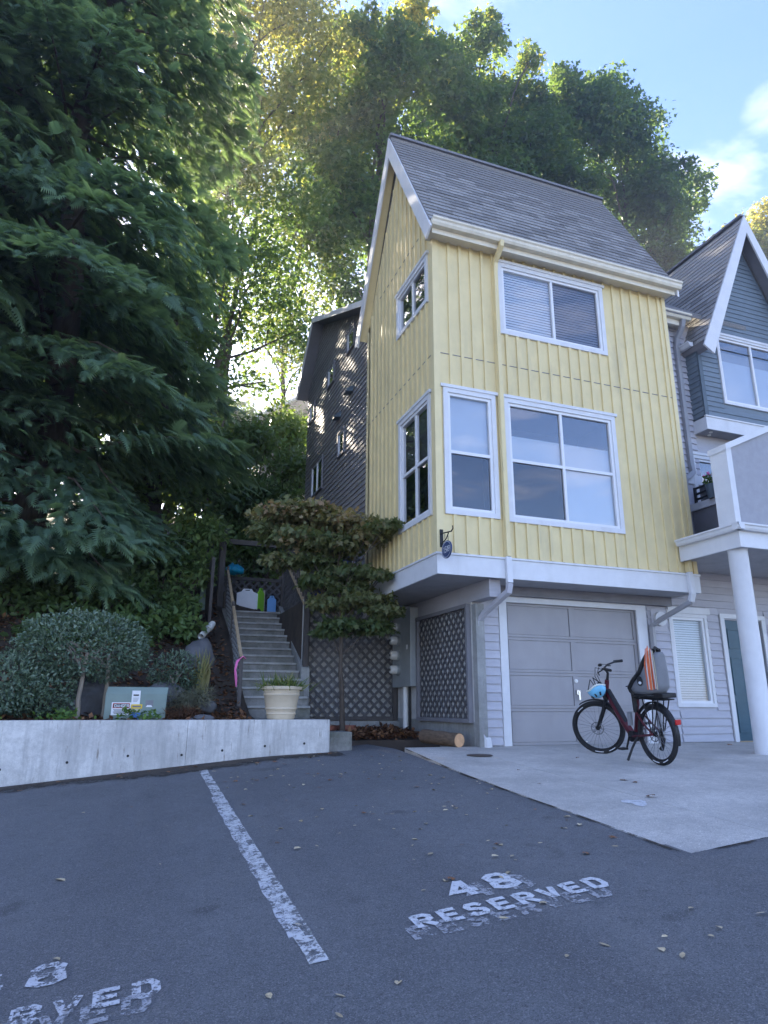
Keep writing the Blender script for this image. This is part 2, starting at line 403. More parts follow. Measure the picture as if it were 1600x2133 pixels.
def window(parent, fr, a0, a1, z0, z1, cols, rows, left=False, casing=.075, head=True, mats=None, fills=(), trim='white', room=.9, sill=0):
    """casing is the part; frame, panes, head trim, blinds are its sub-parts. cols/rows: inner division positions"""
    wv = MB().ring(fr, a0, a1, z0, z1, casing, 0, .035).build('window', trim, parent)
    if head: MB().fbox(fr, a0-.045, a1+.045, 0, .05, z1, z1+.05).build('head_trim', trim, wv)
    i0, i1, k0, k1 = a0+casing, a1-casing, z0+casing, z1-casing
    f = MB().ring(fr, i0, i1, k0, k1, .045, -.06, .012)
    cs = [i0+.045, *cols, i1-.045]; rs = [k0+.045, *rows, k1-.045]
    for c in cols: f.fbox(fr, c-.022, c+.022, -.05, .008, k0+.045, k1-.045)
    for r_ in rows:
        for q in range(len(cs)-1):
            f.fbox(fr, cs[q]+(.022 if q else 0), cs[q+1]-(.022 if q < len(cs)-2 else 0), -.048, .006, r_-.024, r_+.024)
    f.build('frame', 'vinyl', wv)
    n = 0
    for j in range(len(rs)-1):
        for i in range(len(cs)-1):
            pane(fr, cs[i]-.004, cs[i+1]+.004, rs[j]-.004, rs[j+1]+.004, -.022, 'pane', (mats or {}).get(n, 'glass'), wv, left); n += 1
    bx = MB(); d = -room
    q = [(i0, k0), (i1, k0), (i1, k1), (i0, k1)]
    for k in range(4):
        p, r_ = q[k], q[(k+1) % 4]
        bx.add([fr(p[0], -.065, p[1]), fr(r_[0], -.065, r_[1]), fr(r_[0], d, r_[1]), fr(p[0], d, p[1])], [(0, 1, 2, 3)])
    bx.add([fr(*[p[0], d, p[1]]) for p in q], [(0, 1, 2, 3)]); bx.build('room_lining', 'interior', wv, fix=False)
    for (f0, f1, g0, g1, m, slat) in fills:
        if slat:
            b = MB(); z = g0
            while z < g1:
                b.add([fr(f0, -.075, z), fr(f1, -.075, z), fr(f1, -.086, z+slat*.9), fr(f0, -.086, z+slat*.9)], [(0, 1, 2, 3)]); z += slat
            b.build('blind', m, wv, fix=False)
        else:
            MB().fbox(fr, f0, f1, -.1, -.085, g0, g1).build('shade', m, wv)
    return wv
def lap_boards(parent, fr, a0, a1, z0, z1, pitch, m, holes=(), clip=None, th=.014):
    z = z0
    while z < z1-.01:
        zt = min(z+pitch, z1); lo, hi = a0, a1
        if clip: lo, hi = clip(z, zt)
        segs = [(lo, hi)]
        for h in holes:
            if h[2] < zt-.005 and h[3] > z+.005:
                ns = []
                for s0, s1 in segs:
                    if h[1] <= s0 or h[0] >= s1: ns.append((s0, s1)); continue
                    if h[0] > s0: ns.append((s0, h[0]))
                    if h[1] < s1: ns.append((h[1], s1))
                segs = ns
        for s0, s1 in segs:
            if s1-s0 < .02: continue
            e = 0.0
            lo2, hi2 = (s0, s1)
            if clip:
                l2, h2 = clip(zt, zt+.01); lo2, hi2 = (max(s0, l2) if s0 == lo else s0), (min(s1, h2) if s1 == hi else s1)
            MB().add([fr(s0, 0, z), fr(s1, 0, z), fr(s1, th+.004, z), fr(s0, th+.004, z), fr(lo2, 0, zt), fr(hi2, 0, zt), fr(hi2, .004, zt), fr(lo2, .004, zt)], MB.HEX).build('board', m, parent)
        z += pitch
def lattice(parent, fr, a0, a1, z0, z1, period, wd, m, d=.02, clip=None):
    """diagonal laths, each a piece of its own; period is the hole spacing along the edges"""
    for sgn, dd in ((1, d), (-1, d+.009)):
        L = (a1-a0)+(z1-z0); k = period/2
        while k < L:
            if sgn > 0: pts = [(a0+k-(z1-z0), z1), (a0+k, z0)]          # falling
            else: pts = [(a1-k, z0), (a1-k+(z1-z0), z1)]
            (pa, pz), (qa, qz) = pts
            if pa > qa: (pa, pz), (qa, qz) = (qa, qz), (pa, pz)
            def cut(t0, t1):
                return t0, t1
            t0, t1 = 0., 1.
            if pa < a0: t0 = (a0-pa)/(qa-pa)
            if qa > a1: t1 = (a1-pa)/(qa-pa)
            if t1-t0 > .01:
                A0, Z0 = pa+(qa-pa)*t0, pz+(qz-pz)*t0; A1, Z1 = pa+(qa-pa)*t1, pz+(qz-pz)*t1
                s = [(A0, Z0), (A1, Z1)]
                if clip: s = clip(s)
                if s and math.hypot(s[1][0]-s[0][0], s[1][1]-s[0][1]) > .05:
                    (A0, Z0), (A1, Z1) = s
                    MB().beam(fr(A0, dd, Z0), fr(A1, dd, Z1), .008, wd, Vector(fr(0, 0, 1))-Vector(fr(0, 0, 0))).build('lath', m, parent)
            k += period
def glyphs(text, fr3, x0, y0, h, wd, gap, mb):
    """blocky stencil characters; fr3(x, y) -> point"""
    F = {'R': [[(0, 0), (0, 1)], [(.12, 1), (.75, 1), (1, .85), (1, .6), (.75, .48), (.12, .48)], [(.45, .44), (1, 0)]],
         'E': [[(0, 0), (0, 1)], [(.2, 1), (1, 1)], [(.2, .5), (.85, .5)], [(.2, 0), (1, 0)]],
         'S': [[(1, .85), (.75, 1), (.2, 1), (0, .8), (.1, .6), (.45, .53)], [(.55, .47), (.95, .4), (1, .2), (.8, 0), (.2, 0), (0, .15)]],
         'V': [[(0, 1), (.42, .05)], [(1, 1), (.58, .05)]],
         'D': [[(0, 0), (0, 1)], [(.2, 1), (.75, 1), (1, .75), (1, .25), (.75, 0), (.2, 0)]],
         '4': [[(.66, 1), (.0, .3), (.5, .3)], [(.75, 0), (.75, 1)], [(.9, .3), (1.02, .3)]],
         '8': [[(.45, .53), (.1, .62), (.05, .85), (.3, 1), (.7, 1), (.95, .85), (.9, .62), (.55, .53)], [(.45, .47), (.05, .38), (0, .12), (.3, 0), (.7, 0), (1, .12), (.95, .38), (.55, .47)]],
         '1': [[(.5, 0), (.5, 1), (.25, .82)]],
         '5': [[(.95, 1), (.2, 1), (.12, .55), (.6, .6), (1, .4), (.9, .1), (.5, 0), (.05, .12)]],
         '9': [[(.1, .05), (.6, .12), (.95, .5), (.92, .85), (.55, 1), (.15, .85), (.1, .6), (.4, .45), (.9, .6)]],
         'A': [[(0, 0), (.5, 1), (1, 0)], [(.2, .35), (.8, .35)]], 'N': [[(0, 0), (0, 1), (1, 0), (1, 1)]],
         'G': [[(1, .85), (.7, 1), (.2, 1), (0, .75), (0, .25), (.2, 0), (.8, 0), (1, .2), (1, .45), (.6, .45)]],
         '-': [[(.1, .5), (.9, .5)]]}
    x = x0; st = wd
    for ch in text:
        if ch != ' ':
            for line in F[ch]:
                pts = [Vector((x+gap*.0+st/2+p[0]*(h*.72-st), y0+st/2+p[1]*(h-st), 0)) for p in line]
                n = len(pts); Ls = []; Rs = []
                for i, p in enumerate(pts):
                    d0 = (p-pts[i-1]).normalized() if i else (pts[1]-p).normalized()
                    d1 = (pts[i+1]-p).normalized() if i < n-1 else d0
                    q = (d0+d1).normalized() if (d0+d1).length > .1 else d0
                    nr = Vector((-q.y, q.x, 0)); k = st/2/max(.55, nr.dot(Vector((-d0.y, d0.x, 0))))
                    e = q*(st*.25 if i == n-1 else (-st*.25 if i == 0 else 0))
                    Ls.append(p+nr*k+e); Rs.append(p-nr*k+e)
                b0 = len(mb.v)
                for a_, c_ in zip(Ls, Rs): mb.v += [fr3(a_.x, a_.y), fr3(c_.x, c_.y)]
                for i in range(n-1): mb.f.append((b0+2*i+1, b0+2*i+3, b0+2*i+2, b0+2*i))
        x += h*.72+gap
    return mb

# ------------------------------------------------------------------ the setting
def interp(x, xs, ys): return float(np.interp(x, xs, ys))
def z_pad(X, Y): return -.575 + interp(X, [3.64, 4.4, 8.4, 14], [.074, .062, .037, .03])*(min(Y, 9.33)-9.33)
def z_asph(X, Y):
    Xc = max(-14, min(16, X)); Yc = max(-12, min(9.9, Y))
    z = -1.6 + .08*Yc + .09*Xc
    if Yc > 4 and X > 1.6:
        k = min(1, (X-1.6)/2.0); k = k*k*(3-2*k)
        z += k*(z_pad(3.66, Yc) - (-1.6+.08*min(Yc, 9.9)+.09*3.66))*min(1, (Yc-4)/2)
        z -= max(0, X-3.66)*.09 if X > 3.66 else 0
    return z
def sheet(name, xs, ys, zf, m, inside=None, kind='structure', dz=0, smooth=True):
    b = MB(); ix = {}
    for i, x in enumerate(xs):
        for j, y in enumerate(ys):
            ix[i, j] = len(b.v); b.v.append((x, y, zf(x, y)+dz))
    for i in range(len(xs)-1):
        for j in range(len(ys)-1):
            if inside and not inside((xs[i]+xs[i+1])/2, (ys[j]+ys[j+1])/2): continue
            b.f.append((ix[i, j], ix[i+1, j], ix[i+1, j+1], ix[i, j+1]))
    o = b.build(name, m, None, smooth=False, fix=False)
    if smooth: o.data.polygons.foreach_set('use_smooth', [True]*len(o.data.polygons))
    if kind: o['kind'] = kind
    return o
def lin(a, b, n): return [a+(b-a)*i/n for i in range(n+1)]
PADX, PADY = 3.66, 4.0
def edge_x(Y): return PADX + max(0, (Y-7.5)*.075)
lot = sheet('parking_lot', sorted(set(lin(-60, -6, 9)+lin(-6, PADX, 46)+lin(PADX, 60, 30))), sorted(set(lin(-60, -4, 9)+lin(-4, PADY, 26)+lin(PADY, 12.45, 34))),
            z_asph, 'asphalt', lambda x, y: not (x > PADX+.45 and y > PADY+.2) or (x > 20))
lot['label'] = 'dark worn asphalt parking lot sloping up to the houses'
# concrete apron in front of the garage: slabs with joints
pave = bpy.data.objects.new('pavement', None); COL.objects.link(pave); WM[pave.name] = Matrix.Identity(4); pave['kind'] = 'structure'
pave['label'] = 'pale worn concrete apron in front of the garage door'
def slab(x0, x1, y0, y1):
    b = MB(); n, k = 8, 10; ix = {}
    for i in range(n+1):
        for j in range(k+1):
            y = y0+(y1-y0)*j/k
            xl = edge_x(y) if x0 <= PADX else x0
            x = xl+(x1-xl)*i/n
            ix[i, j] = len(b.v); b.v.append((x, y, z_pad(x, y)+.012))
    for i in range(n):
        for j in range(k): b.f.append((ix[i, j], ix[i+1, j], ix[i+1, j+1], ix[i, j+1]))
    rim = [ix[i, 0] for i in range(n+1)]+[ix[n, j] for j in range(1, k+1)]+[ix[i, k] for i in range(n-1, -1, -1)]+[ix[0, j] for j in range(k-1, 0, -1)]
    n0 = len(b.v)
    for q in rim: v = b.v[q]; b.v.append((v[0], v[1], v[2]-.14))
    for i in range(len(rim)): b.f.append((rim[i], n0+i, n0+(i+1) % len(rim), rim[(i+1) % len(rim)]))
    b.build('slab', 'concrete_pad', pave, fix=False)
g = .007
for x0, x1 in ((PADX, 4.56), (4.56+g, 7.3), (7.3+g, 10.2), (10.2+g, 13.5)):
    for y0, y1 in ((PADY, 7.33), (7.33+g, 9.34)): slab(x0, x1, y0, y1)
MB().box(PADX+.1, 13.4, PADY+.1, 9.3, -1.6, -1.15).build('slab_bed', 'soil', pave)
b = MB(); b.lathe([(.0, 0), (.17, 0), (.17, .008), (.155, .012), (0, .012)], (4.47, 8.4, z_pad(4.47, 8.4)+.012), 24)
tag(b.build('drain_cover', 'cover_iron'), 'small round rusty cover set in the concrete near the garage', 'drain cover')
b = MB()
pts = []
for k in range(16):
    a = 2*math.pi*k/16; rr = .085*(1+.25*math.sin(3*a+1)+.12*math.sin(5*a)); x, y = 4.36+rr*1.1*math.cos(a), 5.31+rr*1.5*math.sin(a); pts.append((x, y, z_pad(x, y)+.0155))
b.add(pts, [tuple(range(16))]); b.build('paint_stain', 'paint', pave, fix=False)

def on_lot(x, y, dz=.004): return (x, y, z_asph(x, y)+dz)
def strip(x0, x1, y0, y1, n, dz, wob=0):
    b = MB()
    for i in range(n+1):
        y = y0+(y1-y0)*i/n
        b.v += [on_lot(x0+wob*math.sin(i*1.3), y, dz), on_lot(x1+wob*math.sin(i*1.7+1), y, dz)]
    for i in range(n): b.f.append((2*i, 2*i+1, 2*i+3, 2*i+2))
    return b
strip(.99, 1.09, 3.68, 9.5, 60, .005, .003).build('painted_stripe', 'paint_stripe', lot, fix=False)
strip(.962, 1.045, 4.0, 7.6, 40, .0035, .006).build('old_stripe', 'paint_faint', lot, fix=False)
def words_on_lot(text, x0, y0, h, st, gap, m, dz, nm):
    glyphs(text, lambda x, y: on_lot(x, y, dz), x0, y0, h, st, gap, MB()).build(nm, m, lot, fix=False)
words_on_lot('RESERVED', 1.62, 3.785, .175, .04, .037, 'paint', .006, 'painted_lettering')
words_on_lot('RESERVED', 1.55, 3.665, .175, .04, .037, 'paint_ghost', .0045, 'old_lettering')
words_on_lot('48', 1.97, 4.05, .27, .052, .085, 'paint', .006, 'painted_number')
words_on_lot('48', 2.06, 4.0, .25, .055, .09, 'paint_ghost', .0045, 'old_number')
words_on_lot('RESERVED', -.985, 3.72, .175, .04, .041, 'paint_faint', .006, 'painted_lettering')
words_on_lot('RESERVED', -1.03, 3.6, .175, .04, .041, 'paint_ghost', .0045, 'old_lettering')
words_on_lot('48', -.56, 4.06, .25, .05, .09, 'paint_faint', .006, 'painted_number')
# dirt washed against the wall foot
b = MB(); ed = []
for i in range(60):
    x = -8+10.9*i/59
    for j, yy in enumerate((9.605, 9.4, 9.15, 8.8)):
        b.v.append(on_lot(x, yy, .0065)); ed.append((.75, .55, .32, -.1)[j] + .1*math.sin(x*2.1))
for i in range(59):
    for j in range(3): b.f.append((i*4+j, i*4+j+1, i*4+j+5, i*4+j+4))
o = b.build('washed_soil', 'gutter_dirt', lot, fix=False)
o.data.attributes.new('edge', 'FLOAT', 'POINT').data.foreach_set('value', ed); o['kind'] = 'stuff'

for nm_, P_q in (('edge_grit', [[(edge_x(4+5.3*i/50)-d_, 4+5.3*i/50) for d_ in (-.004, .015, .04, .1)] for i in range(51)]), ('edge_grit', [[(PADX+8*i/50, PADY-d_) for d_ in (-.004, .015, .04, .1)] for i in range(51)])):
    b = MB(); ed = []
    for row in P_q:
        for j, (x, y) in enumerate(row):
            b.v.append((x, y, max(z_asph(x, y), z_pad(x, y)-.01 if j == 0 else -9)+.007)); ed.append((.5, .36, .2, -.1)[j]+.12*math.sin(x*7+y*9))
    for i in range(50):
        for j in range(3): b.f.append((i*4+j, i*4+j+1, i*4+j+5, i*4+j+4))
    o = b.build(nm_, 'gutter_dirt', lot, fix=False); o.data.attributes.new('edge', 'FLOAT', 'POINT').data.foreach_set('value', ed); o['kind'] = 'stuff'
# hillside behind the retaining wall, one sheet to the far horizon
def z_hill(X, Y):
    z = interp(Y, [9.7, 10.9, 11.5, 12.5, 13.3, 15.4, 18, 24, 32, 42, 70, 200], [-.28, -.14, .1, .7, 1.15, 2.1, 2.9, 5.2, 8.4, 11.0, 13, 16])
    if X > 2.78 and Y < 12.6: return -.95
    if X > 2.9 and Y >= 12.6: z = max(1.9 if Y < 17.5 else z, min(z, 1.95))
    if 1.9 < X < 3.05 and Y < 15.6: z = min(z, interp(Y, [11.2, 15.4], [-.42, 1.72]))
    z += .14*math.sin(X*1.1+Y*.7)*min(1, max(0, (Y-11.5)/3))*(1 if X < 1.7 else 0) + .08*math.sin(X*3.1-Y*2.3)*min(1, max(0, (Y-10.5)/2))*(1 if X < 1.7 else 0)
    return z
hx = sorted(set(lin(-90, -12, 12)+lin(-12, 1.6, 46)+[1.75, 1.88, 1.92, 2.3, 2.8, 2.92, 3.04, 3.06, 3.19, 3.21]+lin(3.4, 16, 16)+lin(16, 110, 12)))
hy = sorted(set([9.83]+lin(10, 12.55, 14)+[12.6]+lin(12.75, 20, 28)+lin(20, 45, 20)+lin(45, 200, 8)))
hill = sheet('hillside', hx, hy, z_hill, 'soil'); hill['label'] = 'brown soil slope rising behind the retaining wall'

# ------------------------------------------------------------------ yellow house
XL, XR, YF, YB, YG = 4.02, 8.70, 8.60, 11.75, 9.33
ZS, ZW, ZT = 1.79, 2.10, 7.42
yh = thing('yellow_house', 'tall narrow yellow board and batten house with steep grey roof', 'house', (XL, YF, -.575))
F, L = FRONT(YF), LEFT(XL)
WF = [(5.19, 7.30, 5.83, 7.17), (4.14, 5.04, 2.68, 4.69), (5.19, 7.31, 2.66, 4.69)]
WL = [(8.76, 10.04, 2.69, 4.64), (8.79, 10.13, 6.27, 7.15)]
inset = lambda h, k=.03: (h[0]+k, h[1]-k, h[2]+k, h[3]-k)
wall_holes(F, XL, XR, ZW, ZT, [inset(h) for h in WF], .12, 'front_wall', 'yellow', yh)
wall_holes(L, YF, YB, ZW, ZT, [inset(h) for h in WL], .12, 'side_wall', 'yellow', yh)
YRID, ZRID = 10.12, 10.68
PITCHK = (ZRID-7.46)/(YRID-8.35)
ga = [L(YF, 0, ZT), L(YB, 0, ZT), L(YRID, 0, ZT+PITCHK*(YRID-YF)-.12)]
MB().prism(ga, (.1, 0, 0)).build('gable_wall', 'yellow', yh)
MB().box(XR-.12, XR, YF+.001, YB, ZW, ZT+.1).build('party_wall', 'siding', yh)
MB().box(XL, XR, YB-.1, YB, ZW, ZT).build('back_wall', 'yellow', yh)
MB().prism([(XR-.1, YF, ZT), (XR-.1, YB, ZT), (XR-.1, YRID, ZT+PITCHK*(YRID-YF)-.12)], (.1, 0, 0)).build('gable_wall', 'siding', yh)
# battens
def clear_of(a, wins, z0, z1, wd=.03, pad=.0):
    segs = [(z0, z1)]
    for (h0, h1, h2, h3) in wins:
        if h0-.05-wd < a < h1+.05+wd:
            ns = []
            for s0, s1 in segs:
                if h2 > s0: ns.append((s0, min(s1, h2-.002)))
                if h3+.052 < s1: ns.append((max(s0, h3+.052), s1))
            segs = ns
    return [s for s in segs if s[1]-s[0] > .04]
a = XL+.1+.17
while a < XR-.1:
    for s0, s1 in clear_of(a, WF, ZW+.01, ZT-.1): MB().fbox(F, a-.024, a+.024, 0, .03, s0, s1).build('batten', 'yellow', yh)
    a += .203
a = YF+.1+.17
while a < YB-.06:
    zt = ZT+PITCHK*(min(a-YF, (YB-a)*(YRID-YF)/(YB-YRID)))-.25
    for s0, s1 in clear_of(a, WL, ZW+.01, zt): MB().fbox(L, a-.024, a+.024, 0, .03, s0, s1).build('batten', 'yellow', yh)
    a += .203
MB().fbox(F, XL+.1, XR-.06, 0, .006, 5.27, 5.282).build('flashing', 'dark_trim', yh)
MB().fbox(L, YF+.1, YB-.06, 0, .006, 5.27, 5.282).build('flashing', 'dark_trim', yh)
MB().fbox(L, YF+.5, YB-.55, 0, .006, 7.72, 7.732).build('flashing', 'dark_trim', yh)
MB().fbox(F, XL-.022, XL+.09, 0, .022, ZW+.005, ZT-.1).build('corner_board', 'yellow_trim', yh)
MB().fbox(L, YF, YF+.09, 0, .022, ZW+.005, ZT-.1).build('corner_board', 'yellow_trim', yh)
MB().fbox(F, XR-.06, XR+.022, 0, .022, ZW+.005, ZT-.1).build('corner_board', 'yellow_trim', yh)
MB().fbox(L, YB-.05, YB+.02, 0, .022, ZW+.005, ZT-.1).build('corner_board', 'yellow_trim', yh)
# windows
window(yh, F, *WF[0], [6.25], [], fills=[(5.27, 6.25, 5.92, 7.09, 'blind', .05), (6.25, 7.23, 5.92, 7.09, 'blind', .05)], mats={1: 'screen'})
window(yh, F, *WF[1], [], [3.66], fills=[(4.2, 4.98, 3.66, 4.6, 'shade_cloth', 0)], mats={0: 'screen'})
window(yh, F, *WF[2], [6.25], [3.66], fills=[(5.25, 7.25, 3.66, 4.1, 'shade_cloth', 0), (6.25, 7.25, 2.72, 3.66, 'shade_cloth', 0)], mats={0: 'screen'})
window(yh, L, *WL[0], [9.36], [3.64], left=True, fills=[(8.82, 9.98, 3.64, 4.5, 'dark_blind', 0)], mats={0: 'screen'})
window(yh, L, *WL[1], [9.44], [], left=True, mats={0: 'screen'}, fills=[(8.85, 10.05, 6.34, 7.05, 'dark_blind', .05)])
# skirt, soffit, beams
b = MB().fbox(F, XL-.03, XR+.03, 0, .03, ZS, ZW-.03).build('skirt_board', 'white', yh)
MB().fbox(L, YF, YB, 0, .03, ZS, ZW-.03).build('skirt_board', 'white', yh)
MB().fbox(F, XL-.05, XR+.04, 0, .05, ZW-.028, ZW).build('drip_cap', 'white', yh)
MB().fbox(L, YF+.001, YB, 0, .05, ZW-.028, ZW).build('drip_cap', 'white', yh)
MB().box(XR+.001, XR+.03, YF, YG, ZS, ZW).build('skirt_board', 'white', yh)
for i in range(5):
    y0 = YF+.002+i*.63; MB().box(XL+.002, XR, y0, min(YB, y0+.622), ZS+.02, ZS+.04).build('soffit_panel', 'soffit', yh)
MB().box(4.9, 5.09, 8.74, 12.3, ZS-.25, ZS+.018).build('beam', 'siding', yh, bevel=.008)
MB().box(5.092, 8.69, 9.2, 9.32, ZS-.13, ZS+.019).build('beam', 'dark_trim', yh)
# ground floor
wall_holes(FRONT(YG), 4.95, 8.72, -.62, ZS+.02, [(5.48, 8.02, -.575, 1.58)], .1, 'garage_wall', 'siding', yh)
lap_boards(yh, FRONT(YG), 5.06, 5.36, -.55, 1.6, .125, 'siding', th=.026)
lap_boards(yh, FRONT(YG), 8.24, 8.70, -.55, 1.75, .125, 'siding', th=.026)
b = MB(); G_ = FRONT(YG)
b.fbox(G_, 5.37, 5.50, 0, .03, -.575, 1.66); b.fbox(G_, 8.0, 8.2, 0, .03, -.575, 1.66); b.fbox(G_, 5.5, 8.0, 0, .029, 1.57, 1.66); b.fbox(G_, 5.34, 8.23, 0, .05, 1.662, 1.7)
b.build('garage_casing', 'white', yh)
gd = MB().fbox(G_, 5.48, 8.02, -.1, -.06, -.572, 1.585).build('garage_door', 'garage', yh)
GZ = lin(-.565, 1.575, 4); GX = lin(5.5, 8.0, 2)
for j in range(4):
    for i in range(2):
        MB().fbox(G_, GX[i]+.06, GX[i+1]-.06, -.06, -.05, GZ[j]+.045, GZ[j+1]-.045).build('door_panel', 'garage', gd, bevel=.006)
    b = MB().fbox(G_, 5.49, 8.01, -.06, -.038, GZ[j]+.004, GZ[j]+.042); b.fbox(G_, 5.49, 8.01, -.06, -.038, GZ[j+1]-.042, GZ[j+1]-.004)
    for x in (5.49, 6.695, 7.955): b.fbox(G_, x, x+(.11 if x == 6.695 else .055), -.06, -.036, GZ[j]+.043, GZ[j+1]-.043)
    b.build('rail', 'garage', gd)
MB().lathe([(.0, 0), (.03, 0), (.03, -.02), (.0, -.03)], (6.74, YG+.036, .39), 16, 'Y').build('lock', 'pvc', gd)
MB().box(6.72, 6.755, YG-.01, YG+.04, .18, .25).box(6.745, 6.775, YG-.02, YG-.005, .1, .24).build('handle', 'chrome', gd)
MB().fbox(G_, 6.72, 6.86, -.03, -.005, -.53, -.515).build('lift_handle', 'chrome', gd)
# left foundation wall with lattice panel
LW = LEFT(4.9)
MB().box(4.9, 4.98, 9.335, 12.4, -.85, -.22).build('foundation', 'concrete_base', yh)
MB().box(4.905, 4.98, 9.335, 12.4, -.219, ZS-.24).build('foundation_wall', 'concrete_wall', yh)
MB().box(4.91, 5.05, 9.2, 9.334, -.62, 1.5).build('corner_post', 'concrete_base', yh)
lp = MB().ring(LW, 9.36, 11.34, -.24, 1.52, .06, .0, .07).build('lattice_panel', 'dark_trim', yh)
lattice(lp, LW, 9.40, 11.30, -.2, 1.48, .17, .042, 'lattice', .012)
# roof
EX0, EX1 = XL-.17, XR+.1
def roof_pt(x, s, up=0):                     # s: 0 at the front eave, 1 at the ridge
    n = Vector((0, -PITCHK, 1)).normalized()
    return Vector((x, 8.35+(YRID-8.35)*s, 7.46+(ZRID-7.46)*s)) + n*up
SL = math.hypot(YRID-8.35, ZRID-7.46)
b = MB(); q = [roof_pt(EX0, 0), roof_pt(EX1, 0), roof_pt(EX1, 1), roof_pt(EX0, 1)]
b.prism(q, Vector((0, -PITCHK, 1)).normalized()*-.1); deck = b.build('roof', 'dark_trim', yh)
b = MB(); q2 = [Vector((EX0, YRID, ZRID)), Vector((EX1, YRID, ZRID)), Vector((EX1, 12.0, 7.26)), Vector((EX0, 12.0, 7.26))]
b.prism(q2, (0, -.09, -.05)); b.build('roof_slope', 'shingle', yh)
MB().prism([Vector((EX0+.004, YRID+.02, ZRID-.24)), Vector((EX0+.004, 11.9, 7.2)), Vector((EX0+.004, 11.86, 7.17)), Vector((EX0+.004, YRID+.02, ZRID-.3))], (XL-EX0-.006, 0, 0)).build('rake_soffit', 'yellow_trim', yh)
def shingle_roof(parent, o0, ux, uy, width, length, expo, limit, name='shingle'):
    """courses of tabs; o0 eave corner, ux along the eave, uy up the slope"""
    nrm = ux.cross(uy).normalized(); meshes = {}
    for wd in (.2, .27, .34, .41):
        meshes[wd] = MB().add([(0, 0, .002), (wd-.006, 0, .002), (wd-.006, expo+.03, 0), (0, expo+.03, 0), (0, -.004, .019), (wd-.006, -.004, .019), (wd-.006, expo+.03, .004), (0, expo+.03, .004)], MB.HEX).mesh(name, 'shingle')
    cnt = 0; rest = MB(); n = int(length/expo)
    for r_ in range(n):
        x = 0
        off = rnd.choice((.0, .07, .13, .19)); first = True
        while x < width-.005:
            wd = rnd.choice((.2, .27, .27, .34, .41))
            if first: wd = rnd.choice((.2, .27)); first = False
            if x+wd > width: wd = None
            o = o0 + ux*x + uy*(r_*expo) + nrm*(.002+.003*rnd.random())
            Mx = Matrix(((ux.x, uy.x, nrm.x, o.x), (ux.y, uy.y, nrm.y, o.y), (ux.z, uy.z, nrm.z, o.z), (0, 0, 0, 1)))
            if wd and cnt < limit:
                place(meshes[wd], name, parent, Mx); cnt += 1
            else:
                w2 = wd or width-x
                vs = [Mx @ Vector(v) for v in [(0, 0, .002), (w2-.006, 0, .002), (w2-.006, expo+.03, 0), (0, expo+.03, 0), (0, -.004, .019), (w2-.006, -.004, .019), (w2-.006, expo+.03, .004), (0, expo+.03, .004)]]
                rest.add(vs, MB.HEX)
            x += wd or width
    if rest.v: rest.build('shingles_rest', 'shingle', parent, kind='stuff')
uy = Vector((0, YRID-8.35, ZRID-7.46)).normalized()
shingle_roof(deck, roof_pt(EX0, 0, .002), Vector((1, 0, 0)), uy, EX1-EX0, SL-.02, .145, 298)
MB().beam((EX0-.02, YRID, ZRID+.02), (EX1+.01, YRID, ZRID+.02), .2, .05).build('ridge_cap', 'ridge', deck)
# barge boards on the left gable
n = Vector((0, -PITCHK, 1)).normalized()
b = MB().prism([roof_pt(EX0-.03, -.06, -.004), roof_pt(EX0-.03, 1.0, -.004)-Vector((0, .0, 0)), Vector((EX0-.03, YRID, ZRID-.48)), roof_pt(EX0-.03, -.06, -.22)], (.035, 0, 0))
b.build('barge_board', 'white', deck)
PB = (ZRID-7.2)/(12.0-YRID); nb = Vector((0, PB, 1)).normalized()
e = Vector((EX0-.031, 12.06, 7.13))
MB().prism([Vector((EX0-.031, YRID+.0005, ZRID-.01)), e, e-nb*.2, Vector((EX0-.031, YRID+.0005, ZRID-.46))], (.035, 0, 0)).build('barge_board', 'white', deck)
MB().prism([Vector((EX0-.001, YRID, ZRID-.3)), Vector((EX0-.001, 8.5, 7.43)), Vector((EX0-.001, 8.6, 7.38)), Vector((EX0-.001, YRID, ZRID-.4))], (XL-EX0, 0, 0)).build('rake_soffit', 'yellow_trim', deck)
MB().prism([Vector((EX1-.002, 8.33, 7.42)), Vector((EX1-.002, YRID, ZRID-.0)), Vector((EX1-.002, YRID, ZRID-.3)), Vector((EX1-.002, 8.33, 7.2))], (.035, 0, 0)).build('barge_board', 'white', deck)
# eave: fascia and gutter
MB().box(EX0+.06, EX1-.02, 8.375, 8.40, 7.25, 7.40).build('fascia', 'cream', yh)
MB().box(EX0+.06, EX1-.02, 8.40, YF+.05, 7.30, 7.33).build('eave_soffit', 'cream', yh)
def gutter(name, p, q, out, m, parent, hgt=.12, wd=.13, end=True):
    p, q, out = Vector(p), Vector(q), Vector(out).normalized(); up = Vector((0, 0, 1))
    prof = [(0, 0), (.0, -hgt), (wd*.62, -hgt), (wd*.78, -hgt*.72), (wd*.84, -hgt*.4), (wd, -hgt*.25), (wd, 0), (wd-.012, 0), (wd-.015, -hgt*.2), (.012, -hgt*.2)]
    pts = [p+out*a+up*c for a, c in prof]
    return MB().prism(pts, q-p).build(name, m, parent)
gutter('gutter', (EX0+.02, 8.374, 7.47), (EX1+.06, 8.374, 7.47), (0, -1, 0), 'cream', yh, .13, .14)
